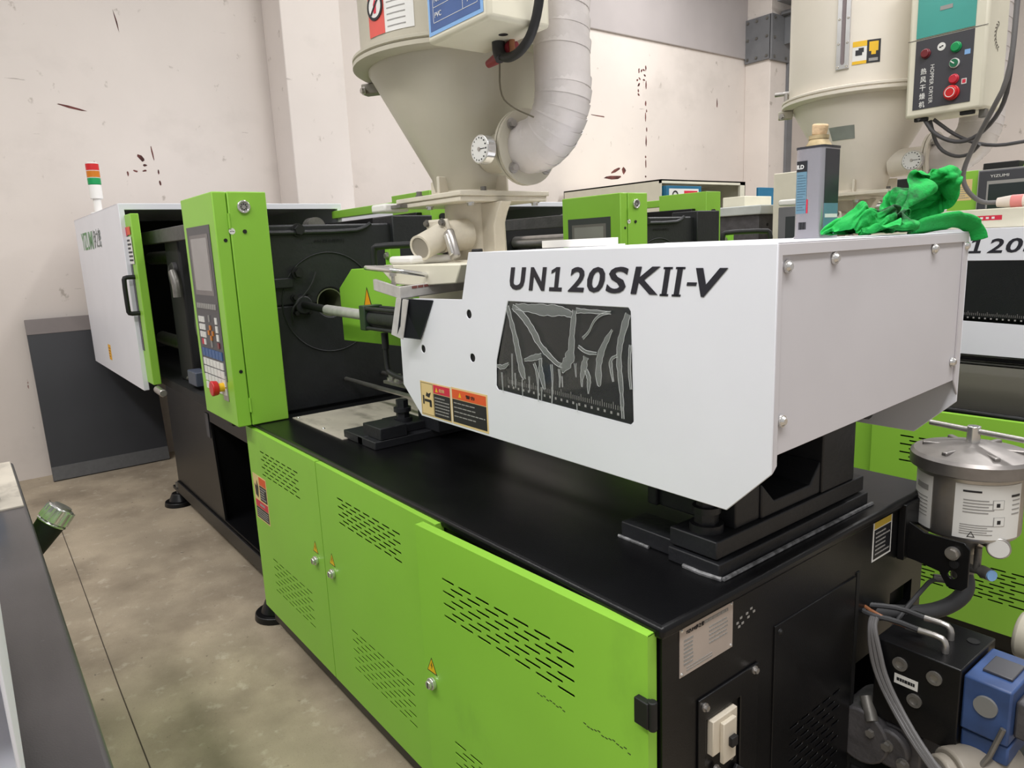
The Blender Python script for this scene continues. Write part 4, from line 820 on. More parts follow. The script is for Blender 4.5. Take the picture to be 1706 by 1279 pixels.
# fittings under the box
fx, fy = ax+0.47, ay-0.20
B().cyl((bx[1]-0.10, bx[2]+0.12, 2.25), (bx[1]-0.10, bx[2]+0.12, 2.2495), 0.013, 18).make('vent_hole', black2, t1)
B().tube([(fx, fy, 2.256), (fx, fy, 2.225), (fx+0.012, fy, 2.205)], 0.018, 14, 1).make('cable_gland', rubber, t1)
B().cyl((fx-0.09, fy+0.03, 2.215), (fx+0.03, fy+0.03, 2.232), 0.011, 14, 0.024).make('air_nozzle', M('dark_red_plastic', (132, 40, 48), 0.4), t1)
B().cyl((fx+0.035, fy+0.02, 2.215), (fx+0.035, fy+0.02, 2.25), 0.008, 10).make('brass_stud', copper, t1)
tag(B().tube([(fx+0.005, fy, 2.215), (fx+0.04, fy, 2.198), (fx+0.11, fy-0.01, 2.200), (fx+0.17, fy-0.015, 2.235), (fx+0.21, fy-0.02, 2.32), (fx+0.225, fy-0.02, 2.45), (fx+0.22, fy-0.02, 2.9)], 0.0125, 12, 2).make('power_cable', rubber), 'thick black cable looping up past the front dryer pipe', 'cable')
B().tube([(fx-0.01, fy+0.01, 2.21), (fx-0.03, fy+0.02, 2.12), (fx-0.03, fy+0.06, 2.09), (fx+0.01, ay-0.09, 2.06)], 0.0025, 6, 2).make('thin_wire', M('olive_wire', (96, 88, 70), 0.6), t1)

t2, bx = dryer(-0.975, 2.60, 2.14, 1.862, 'beige hopper dryer with push buttons, above the second machine', True)
x0, x1, y0, y1 = bx; z0 = 2.14
fr = front(x0, y0-0.0005, z0)
fp = rects(fr, [(0.032, 0.242, 0.030, 0.292)], 'button_panel', panelg, t2, 0.002, 0.002)
tp = rects(fr, [(0.032, 0.242, 0.30, 0.60)], 'window_panel', teal, t2, 0.004, 0.004)
rects(fr, [(0.115, 0.16, 0.385, 0.40)], 'panel_tab', gprint, tp, 0.0055)
rects(fr, [(0.0, 0.286, 0.2945, 0.2965)], 'seam', kprint, t2, 0.0008)
def pbutton(u, v, r, mat, nm, h=0.016):
    c = Vector((x0+u, y0-0.0025, z0+v)); b = B().cyl(c, c+Vector((0, -h*0.5, 0)), r*1.12, 24).cyl(c+Vector((0, -h*0.5, 0)), c+Vector((0, -h, 0)), r, 24, r*0.92)
    return b.make(nm, mat, fp, 0.002)
pbutton(0.072, 0.238, 0.0165, dred, 'indicator_lamp'); pbutton(0.182, 0.238, 0.0175, pgreen, 'start_button'); pbutton(0.182, 0.122, 0.0165, M('crimson_button', (196, 44, 62), 0.35), 'stop_button')
c = Vector((x0+0.180, y0-0.0025, z0+0.180)); B().cyl(c, c+Vector((0, -0.008, 0)), 0.018, 24).make('selector_ring', wprint, fp, 0.001); B().cyl(c+Vector((0, -0.008, 0)), c+Vector((0, -0.014, 0)), 0.0145, 24).make('selector_knob', dgreenb, fp)
rects(F(c+Vector((0, -0.014, 0)), (1, 0, -0.8), (0.8, 0, 1)), [(-0.013, 0.004, -0.002, 0.002)], 'selector_pointer', wprint, fp, 0.002)
pbutton(0.178, 0.072, 0.025, red, 'emergency_stop', 0.026)
c = Vector((x0+0.178, y0-0.0286, z0+0.072)); B().ring(c, c+Vector((0, -0.0008, 0)), 0.018, 0.0155, 24).make('stop_ring', wprint, fp)
c = Vector((x0+0.128, y0-0.0025, z0+0.252)); B().cyl(c, c+Vector((0, -0.002, 0)), 0.015, 24).make('round_badge', wprint, fp)
rects(F(c+Vector((0, -0.002, 0)), (1, 0, 0), (0, 0, 1)), [(-0.008, 0.0, -0.004, 0.001), (0.0, 0.007, -0.001, 0.004)], 'badge_mark', kprint, fp, 0.0006)
rects(fr, [(0.212, 0.232, 0.204, 0.222)], 'blue_tag', bluel, fp, 0.003); rects(fr, [(0.208, 0.226, 0.098, 0.118)], 'white_tag', wprint, fp, 0.003); rects(fr, [(0.211, 0.223, 0.101, 0.115)], 'red_tag_mark', redp, fp, 0.0036)
text('HOPPER DRYER', F((x0+0.092, y0-0.0025, z0+0.192), (0, 0, -1), (1, 0, 0)), 0.145, 0.014, wprint, fp)
for k, chh in enumerate('热风干燥机'): text(chh, F((x0+0.056, y0-0.0025, z0+0.161-k*0.0315), (1, 0, 0), (0, 0, 1)), 0.022, 0.024, wprint, fp, bold=0.012)
# wreath emblem on the side of the box
wl = []
for i in range(9):
    a = math.radians(120+i*15); cx_, cy_ = 0.06*math.cos(a), 0.05*math.sin(a)
    for s_ in (-1, 1):
        b_ = a+PI/2+s_*0.7; l = 0.017; wl.append([(cx_, cy_), (cx_+l*0.5*math.cos(b_+0.35), cy_+l*0.5*math.sin(b_+0.35)), (cx_+l*math.cos(b_), cy_+l*math.sin(b_)), (cx_+l*0.5*math.cos(b_-0.35), cy_+l*0.5*math.sin(b_-0.35))])
rects(side(x1+0.0003, y0+0.13, z0+0.27), wl, 'wreath_emblem', M('faded_grey_print', (104, 98, 90), 0.6), t2, 0.0008)
for u in (0.03, 0.20): B().box(x0+u, x0+u+0.05, y0+0.02, y0+0.04, z0-0.014, z0+0.002).make('cable_entry', black2, t2, 0.003)
B().box(x1-0.03, x1-0.005, y0+0.05, y0+0.08, z0-0.03, z0+0.002).make('side_gland', dsteel, t2, 0.003)
# sight glass and stickers on the barrel
cx, cy = -0.975, 2.60
def onb(a, r): a = math.radians(a); return Vector((cx+r*math.cos(a), cy+r*math.sin(a), 0))
a = -79; nrm = onb(a, 1)-onb(a, 0); nrm = Vector((math.cos(math.radians(a)), math.sin(math.radians(a)), 0)); xd = Vector((-nrm.y, nrm.x, 0))
b = B()
o_ = onb(a, 0.333)
def fp3(u, v, d): return o_+xd*u+Vector((0, 0, v))+nrm*d
outer = [(-0.026, 2.395), (0.026, 2.395), (0.026, 2.95), (-0.026, 2.95)]; hole = capsule(0, 2.67, 0.5, 0.018)
hole = [(-0.009+0.0, 2.42), (-0.005, 2.412), (0.005, 2.412), (0.009, 2.42), (0.009, 2.92), (-0.009, 2.92)]
lo = {}
tris = tessellate_polygon([[Vector((p[0], p[1], 0)) for p in outer], [Vector((p[0], p[1], 0)) for p in hole]])
allp = outer+hole; va = [b.bm.verts.new(fp3(p[0], p[1], 0.0)) for p in allp]; vb = [b.bm.verts.new(fp3(p[0], p[1], 0.012)) for p in allp]
for tr_ in tris: b.bm.faces.new([vb[i] for i in tr_])
for ll, kk in ((range(4), 4), (range(4, 10), 6)):
    ll = list(ll)
    for i in range(kk): b.bm.faces.new([va[ll[i]], va[ll[(i+1) % kk]], vb[ll[(i+1) % kk]], vb[ll[i]]])
sgf = b.make('sight_glass_frame', M('aluminium_frame', (206, 206, 208), 0.35, 0.7), t2)
for v in (2.405, 2.50, 2.60, 2.70):
    for u in (-0.018, 0.018): rscrew(fp3(u, v, 0.012), nrm, 0.005, sgf)
rects((o_+nrm*0.004, xd, Vector((0, 0, 1))), [(-0.0095, 0.0095, 2.41, 2.93)], 'sight_glass', M('dim_sight_glass', (138, 126, 128), 0.15), sgf)
s = curved(t2, cx, cy, 0.3358, -72.5, -63, 2.405, 2.498, 'hand_hazard_sticker', wprint)
curved(t2, cx, cy, 0.3366, -72.5, -63, 2.476, 2.498, 'yellow_band', yellow, n=4); curved(t2, cx, cy, 0.3366, -72.5, -63, 2.405, 2.418, 'yellow_band', yellow, n=4)
curved(t2, cx, cy, 0.3366, -70.5, -66, 2.440, 2.462, 'hand_mark', kprint, n=3); curved(t2, cx, cy, 0.3366, -68.5, -65, 2.452, 2.470, 'hand_mark', kprint, n=3)
s = curved(t2, cx, cy, 0.3358, -63, -54, 2.405, 2.498, 'flow_arrow_sticker', kprint)
curved(t2, cx, cy, 0.3366, -61.5, -55.5, 2.452, 2.49, 'yellow_arrow', yellow, n=4); curved(t2, cx, cy, 0.3366, -60, -57, 2.438, 2.452, 'arrow_tip', yellow, n=3); curved(t2, cx, cy, 0.3366, -61.5, -55.5, 2.412, 2.424, 'white_lines', gprint, n=4)
# specification plate on the cone of the second dryer
o_ = Vector((cx, cy, 0)); a0 = -83
b = B(); g = []
for i in range(7):
    aa = math.radians(-97+26*i/6); col_ = []
    for z in (2.112, 2.168):
        r = 0.125+(0.315-0.125)*(z-1.937)/(2.28-1.937)+0.0015; col_.append(b.bm.verts.new((cx+r*math.cos(aa), cy+r*math.sin(aa), z)))
    g.append(col_)
for i in range(6): b.bm.faces.new([g[i][0], g[i+1][0], g[i+1][1], g[i][1]])
b.make('specification_plate', greyveil, t2, angle=80)
# loose cables around the second dryer
def cable(pts, r, mat, label, nm='power_cable', cat='cable'): return tag(B().tube(pts, r, 10, 2).make(nm, mat), label, cat)
dg = M('dark_grey_cable', (74, 72, 74), 0.55)
cable([(-0.56, 2.285, 2.128), (-0.52, 2.28, 2.067), (-0.429, 2.28, 2.02), (-0.346, 2.27, 2.042), (-0.27, 2.25, 2.13), (-0.24, 2.20, 2.25), (-0.235, 2.19, 2.48), (-0.235, 2.19, 2.9)], 0.008, dg, 'grey cable sagging under the button box and rising on its right')
cable([(-0.548, 2.30, 2.128), (-0.533, 2.34, 2.024), (-0.462, 2.33, 1.975), (-0.397, 2.32, 1.976), (-0.36, 2.30, 2.01)], 0.007, dg, 'short grey cable loop hanging lowest beneath the button box')
cable([(-0.535, 2.30, 2.13), (-0.453, 2.34, 2.05), (-0.343, 2.36, 2.0), (-0.20, 2.36, 2.008)], 0.007, dg, 'grey cable running off to the right under the button box')
cable([(-0.56, 2.40, 2.65), (-0.611, 2.3, 2.418), (-0.632, 2.29, 2.307), (-0.621, 2.28, 2.20), (-0.575, 2.27, 2.13)], 0.007, dg, 'grey cable hanging down the left edge of the button box')
pg = thing('power_plug', 'cream and pink industrial plug with grey cable lying on white lid', 'plug', (-0.25, 2.40, 1.762))
B().cyl((-0.315, 2.40, 1.787), (-0.265, 2.40, 1.787), 0.018, 20, 0.025).make('plug_neck', plugw, pg); B().cyl((-0.265, 2.40, 1.787), (-0.225, 2.40, 1.787), 0.0255, 24).make('plug_ring', pink, pg); B().cyl((-0.225, 2.40, 1.787), (-0.14, 2.40, 1.787), 0.025, 24).make('plug_body', plugw, pg)
B().tube([(-0.31, 2.40, 1.787), (-0.364, 2.37, 1.788), (-0.402, 2.32, 1.838), (-0.416, 2.30, 1.904), (-0.372, 2.27, 2.0), (-0.30, 2.21, 2.108), (-0.228, 2.16, 2.22), (-0.225, 2.16, 2.48), (-0.225, 2.16, 2.9)], 0.009, 10, 2).make('plug_cable', cablegrey, pg)
# white cable tie loop on the second base
tag(B().tube([(0.09, 2.30, 1.012), (0.10, 2.36, 1.018), (0.16, 2.38, 1.018), (0.22, 2.35, 1.02), (0.20, 2.29, 1.016), (0.14, 2.27, 1.012), (0.13, 2.24, 1.012)], 0.012, 8, 2).make('rope_coil', wplastic), 'white cord coil lying on the second machine black base', 'cord')

# ------------------------------------------------------------------ grease filter at the end of the base
of = thing('oil_filter', 'steel canister filter with T handle bracketed to the machine end', 'filter', (0.105, 1.115, 0.9))
fc = (0.105, 1.115, 0)
B().lathe([(0.06, 0.885), (0.115, 0.905), (0.122, 0.915), (0.122, 1.095)], fc, 48).make('canister', steel, of)
B().lathe([(0.135, 1.075), (0.143, 1.08), (0.143, 1.110), (0.135, 1.118), (0.09, 1.128), (0.04, 1.140), (0.03, 1.142)], fc, 48).make('lid', M('dull_steel_lid', (150, 145, 142), 0.4, 0.75, var=0.1, scale=20), of, angle=30)
for k in range(6):
    a = k*PI/3+0.3; B().box(0.045, 0.115, -0.008, 0.008, 1.118, 1.132).xf(Matrix.Translation((fc[0], fc[1], 0)) @ Matrix.Rotation(a, 4, 'Z')).make('lid_rib', MATS['dull_steel_lid'], of, 0.004)
B().cyl((fc[0], fc[1], 1.138), (fc[0], fc[1], 1.185), 0.016, 20).make('handle_hub', chrome, of, 0.002)
B().cyl((fc[0]-0.115, fc[1]+0.02, 1.172), (fc[0]+0.125, fc[1]-0.02, 1.172), 0.0075, 14).make('t_handle', steel, of, 0.001)
def curvedc(r, a0, a1, z0, z1, nm, mat, par): return curved(par, fc[0], fc[1], r, a0, a1, z0, z1, nm, mat, 0.0006, 14)
l1 = curvedc(0.1224, -85, -8, 0.918, 1.062, 'instruction_label', wprint, of); l2 = curvedc(0.1224, -160, -112, 0.918, 1.062, 'instruction_label', wprint, of)
for k in range(5): curvedc(0.1231, -76, -50+(k % 2)*6, 0.99-k*0.008+0.03, 0.993-k*0.008+0.03, 'print_line', gprint, l1)
for k in range(5): curvedc(0.1231, -78, -44-(k % 2)*6, 0.955-k*0.006, 0.957-k*0.006, 'print_line', gprint, l1)
for z, a in ((1.01, -46), (0.965, -44)): curvedc(0.1231, a, a+13, z-0.01, z+0.014, 'diagram_box', gprint, l1); curvedc(0.1236, a+0.8, a+12.2, z-0.009, z+0.013, 'diagram_field', wprint, l1); curvedc(0.124, a+4, a+8, z-0.004, z+0.006, 'diagram_mark', kprint, l1)
for k in range(4): curvedc(0.1231, -22, -10, 1.02-k*0.012, 1.023-k*0.012, 'print_line', gprint, l1)
curvedc(0.1231, -24, -11, 1.03, 1.036, 'heading', kprint, l1); curvedc(0.1231, -77, -58, 1.042, 1.047, 'heading', kprint, l1)
curvedc(0.1231, -142, -118, 1.02, 1.035, 'heading', gprint, l2)
for k in range(6): curvedc(0.1231, -145, -118, 0.95+k*0.01, 0.952+k*0.01, 'print_line', gprint, l2)
# triangle mark on the label
aa = math.radians(-66); nrm = Vector((math.cos(aa), math.sin(aa), 0)); xd = Vector((-nrm.y, nrm.x, 0))
rects((Vector((fc[0], fc[1], 0.930))+nrm*0.1232, xd, Vector((0, 0, 1))), [[(-0.009, -0.006), (0.009, -0.006), (0.007, -0.0045), (-0.007, -0.0045)], [(-0.009, -0.006), (-0.007, -0.0055), (0.0005, 0.0075), (0, 0.0095)], [(0.009, -0.006), (0.007, -0.0055), (-0.0005, 0.0075), (0, 0.0095)]], 'triangle_mark', kprint, l1, 0.001)
B().cyl((fc[0], fc[1], 0.89), (fc[0], fc[1], 0.84), 0.058, 28, 0.035).make('funnel', steel, of); B().cyl((fc[0], fc[1], 0.845), (fc[0], fc[1], 0.76), 0.030, 24, 0.027).make('outlet_pipe', dsteel, of)
bp = B().plate([(-0.02, 0.93), (-0.004, 0.945), (0.06, 0.915), (0.155, 0.915), (0.168, 0.90), (0.168, 0.80), (0.155, 0.785), (0.12, 0.785), (0.10, 0.82), (0.04, 0.83), (-0.02, 0.835)], [circ(0.132, 0.822, 0.011)], 'y', 0.972, 0.978)
bp.box(-0.02, 0.10, 0.978, 1.0, 0.835, 0.84).box(0.001, 0.02, 0.95, 1.10, 0.83, 0.985)
bp.make('bracket', black, of, 0.002)
B().cyl((0.130, 0.972, 0.882), (0.130, 0.962, 0.882), 0.017, 20).cyl((0.130, 0.962, 0.882), (0.130, 0.957, 0.882), 0.013, 6).make('bracket_bolt', steel, of); B().cyl((0.135, 0.972, 0.853), (0.135, 0.967, 0.853), 0.011, 16).make('bracket_bolt', black2, of)
g0 = Vector((0.20, 1.06, 0.895)); gd = Vector((0.35, -0.9, 0.05)).normalized()
B().cyl((0.13, 1.10, 0.895), g0, 0.016, 14).make('gauge_stem', dsteel, of)
gg = B().cyl(g0+gd*-0.03, g0+gd*0.02, 0.027, 24).make('pressure_gauge', steel, of, 0.002); B().cyl(g0+gd*0.02, g0+gd*0.0208, 0.023, 24).make('dial', wprint, gg)
B().cyl((fc[0]+0.02, fc[1]-0.02, 0.80), (0.165, 1.075, 0.81), 0.011, 12).cyl((0.15, 1.08, 0.81), (0.15, 1.08, 0.87), 0.009, 12).make('bleed_valve', dsteel, of)
B().cyl((0.165, 1.075, 0.81), (0.19, 1.06, 0.812), 0.016, 18).make('valve_knob', dsteel, of); B().cyl((0.19, 1.06, 0.812), (0.194, 1.0575, 0.8125), 0.014, 18).make('blue_knob_cap', bluel, of)
B().tube([(fc[0], fc[1], 0.785), (0.128, 1.10, 0.737), (0.108, 1.06, 0.696), (0.062, 0.99, 0.678), (0.0, 0.88, 0.70), (-0.05, 0.80, 0.70)], 0.021, 16, 2).make('suction_hose', hosemat, of)
B().tube([(0.10, 1.08, 0.755), (0.055, 1.06, 0.757), (0.05, 1.0, 0.738), (0.042, 0.9, 0.699), (0.04, 0.84, 0.66)], 0.006, 8, 2).make('thin_hose', hosemat, of); B().cyl((0.055, 1.06, 0.757), (0.095, 1.082, 0.757), 0.011, 12).make('hose_coupling', dsteel, of)

# ------------------------------------------------------------------ hydraulic unit in the open bay
hu = thing('hydraulic_unit', 'black valve block with blue valve and grey pump beneath the filter', 'pump', (0.15, 0.85, 0.1))
mb = B().box(0.05, 0.245, 0.75, 0.955, 0.485, 0.70).make('valve_block', black, hu, 0.003)
for x, z in ((0.112, 0.655), (0.19, 0.655), (0.15, 0.575)): B().ring((x, 0.75, z), (x, 0.744, z), 0.017, 0.010, 20).make('port_ring', dsteel, mb); B().cyl((x, 0.75, z), (x, 0.7475, z), 0.010, 14).make('port_plug', steel, mb)
lp = rects(front(0.10, 0.7497, 0.60), [(0, 0.055, 0, 0.026)], 'white_label', wprint, mb); rects(front(0.10, 0.7497, 0.60), lines(0.006, 0.048, 0.006, 0.02, 1, 0.6, 51), 'label_print', kprint, lp, 0.0012)
for x, y in ((0.19, 0.80), (0.175, 0.87)):
    B().tube([(x, y, 0.70), (x, y, 0.725), (x-0.012, y, 0.735), (x-0.06, y-0.005, 0.735)], 0.008, 10, 1).make('elbow_fitting', steel, hu)
    B().tube([(x-0.055, y-0.005, 0.735), (x-0.12, y+0.0, 0.735), (0.02, y-0.03, 0.74), (-0.03, 0.8, 0.74)], 0.007, 8, 1).make('pilot_hose', hosemat, hu)
B().box(0.08, 0.12, 0.84, 0.86, 0.70, 0.708).make('tie_strap', dsteel, hu); B().cyl((0.215, 0.90, 0.70), (0.215, 0.90, 0.702), 0.014, 16).make('top_port', black2, hu)
bv = B().box(0.248, 0.345, 0.755, 0.925, 0.555, 0.69).box(0.248, 0.345, 0.765, 0.915, 0.50, 0.548).make('blue_valve', blue, hu, 0.005)
B().cyl((0.297, 0.755, 0.635), (0.297, 0.748, 0.635), 0.024, 28).make('valve_plug', M('grey_plug', (132, 132, 130), 0.45), bv); B().box(0.27, 0.33, 0.80, 0.88, 0.69, 0.697).make('valve_plate', panelg, bv, 0.002); B().box(0.345, 0.40, 0.78, 0.90, 0.57, 0.66).make('solenoid', gunmetal, bv, 0.006)
B().cyl((0.25, 0.71, 0.46), (0.33, 0.85, 0.46), 0.054, 36).cyl((0.237, 0.687, 0.46), (0.25, 0.71, 0.46), 0.042, 30).make('motor_can', M('beige_motor', (158, 150, 138), 0.42, var=0.1), hu, 0.006)
B().cyl((0.2365, 0.686, 0.46), (0.233, 0.68, 0.46), 0.026, 24).make('motor_shaft', dsteel, hu)
B().cyl((0.25, 1.10, 0.66), (0.42, 1.10, 0.66), 0.06, 32).make('accumulator', M('pale_accumulator', (196, 190, 172), 0.4, var=0.06), hu, 0.01)
pm = B().cyl((0.03, 0.88, 0.42), (0.03, 0.73, 0.42), 0.075, 28).box(0.02, 0.17, 0.76, 0.90, 0.35, 0.475).cyl((0.10, 0.76, 0.42), (0.10, 0.735, 0.42), 0.05, 24).make('pump_casting', gunmetal, hu, 0.006)
B().box(0.045, 0.10, 0.80, 0.86, 0.475, 0.479).make('pump_plate', M('brassy_plate', (110, 104, 76), 0.45, 0.3), hu)
for x, z in ((0.06, 0.475), (0.10, 0.46), (0.14, 0.43)): bolt('pump_bolt', (x, 0.735, z-0.03), (0, -1, 0), 0.011, 0.014, dsteel, hu)
for x in (0.15, 0.165): bolt('pump_bolt', (x, 0.84, 0.475), (0, 0, 1), 0.010, 0.016, dsteel, hu)
B().cyl((0.03, 0.76, 0.52), (0.06, 0.735, 0.475), 0.016, 12).make('union', dsteel, hu)
B().tube([(0.25, 0.70, 0.40), (0.31, 0.74, 0.50), (0.335, 0.75, 0.60)], 0.006, 8, 1).make('drain_tube', dsteel, hu)
B().box(-0.5, 0.62, 0.76, 1.22, 0.02, 0.30).make('dark_filler_box', black2, hu, 0.01)  # added black box, hides the floor and stands in for the dark there
for k in range(3):
    dx = 0.011*k
    tag(B().tube([(0.022+dx*0.5, 0.79, 0.735), (0.037+dx*0.4, 0.742, 0.733), (0.045+dx, 0.733, 0.678), (0.065+dx, 0.728, 0.617), (0.109+dx, 0.715, 0.561), (0.175+dx, 0.68, 0.516), (0.25+dx, 0.66, 0.466), (0.33+dx, 0.65, 0.42)], 0.0065, 8, 2).make('control_cable', cablegrey), ('leftmost', 'middle', 'rightmost')[k]+' grey cable of the bundle crossing the black valve block', 'cable', 'bundle of grey control cables')
tag(B().tube([(-0.02, 0.80, 0.748), (0.03, 0.78, 0.745), (0.08, 0.80, 0.728), (0.13, 0.84, 0.715)], 0.005, 8, 1).make('control_cable', copper), 'brown wire running over the top of the black valve block', 'cable')

# ------------------------------------------------------------------ loose things on the front machine
tn = thing('thinner_tin', 'silver and slate thinner tin with paper plug, standing on the white cover', 'tin', (-0.075, 0.615, 1.6875))
rr = 0.008
def rrect(x0, x1, y0, y1, r, n=4):
    p = []
    for cx_, cy_, a0 in ((x1-r, y1-r, 0), (x0+r, y1-r, 90), (x0+r, y0+r, 180), (x1-r, y0+r, 270)):
        for i in range(n+1): a = math.radians(a0+90*i/n); p.append((cx_+r*math.cos(a), cy_+r*math.sin(a)))
    return p
TX0, TX1, TY0, TY1 = -0.108, -0.042, 0.578, 0.655; TZ = 1.6875
B().prism(rrect(TX0, TX1, TY0, TY1, 0.010), 'z', TZ+0.003, TZ+0.195).make('can_body', tin_m, tn)
B().prism(rrect(TX0-0.001, TX1+0.001, TY0-0.001, TY1+0.001, 0.010), 'z', TZ, TZ+0.005).make('bottom_seam', tin_m, tn); B().prism(rrect(TX0-0.001, TX1+0.001, TY0-0.001, TY1+0.001, 0.010), 'z', TZ+0.193, TZ+0.198).make('top_seam', tin_d, tn)
B().cyl((-0.075, 0.616, TZ+0.196), (-0.075, 0.616, TZ+0.218), 0.030, 24, 0.017).make('can_shoulder', rust, tn); B().cyl((-0.075, 0.616, TZ+0.214), (-0.075, 0.616, TZ+0.222), 0.021, 20).make('neck_ring', rust, tn)
B().cyl((-0.075, 0.616, TZ+0.220), (-0.072, 0.616, TZ+0.246), 0.015, 12, 0.018).make('paper_plug', cork, tn, 0.004)
fr = front(TX0+0.010, TY0-0.0003, TZ)
rects(fr, [(-0.004, 0.020, 0.055, 0.168)], 'blue_print', tin_b, tn); rects(fr, [(-0.004, 0.020, 0.145, 0.168)], 'black_print', kprint, tn, 0.0009)
text('ILD', front(TX0+0.007, TY0-0.0003, TZ+0.151), 0.016, 0.009, wprint, tn, bold=0.02, lift=0.0016)
rects(fr, [(0.021, 0.024, 0.055, 0.085)], 'red_print', redp, tn); rects(fr, [(0.004+i*0.0022, 0.005+i*0.0022+(i % 3)*0.0004, 0.02, 0.036) for i in range(8)], 'barcode', kprint, tn)
rects(fr, lines(-0.002, 0.018, 0.06, 0.14, 14, 0.25, 61), 'fine_print', M('pale_blue_print', (70, 96, 112), 0.4), tn, 0.0009, kind='stuff')
fr = side(TX1+0.0003, TY0+0.010, TZ)
rects(fr, [(0.0, 0.058, 0.075, 0.190)], 'dark_print', tin_d, tn); rects(fr, [(0.0, 0.058, 0.008, 0.075)], 'blue_print', tin_b, tn); rects(fr, [(0.004, 0.056, 0.044, 0.052)], 'white_print', wprint, tn, 0.0009)
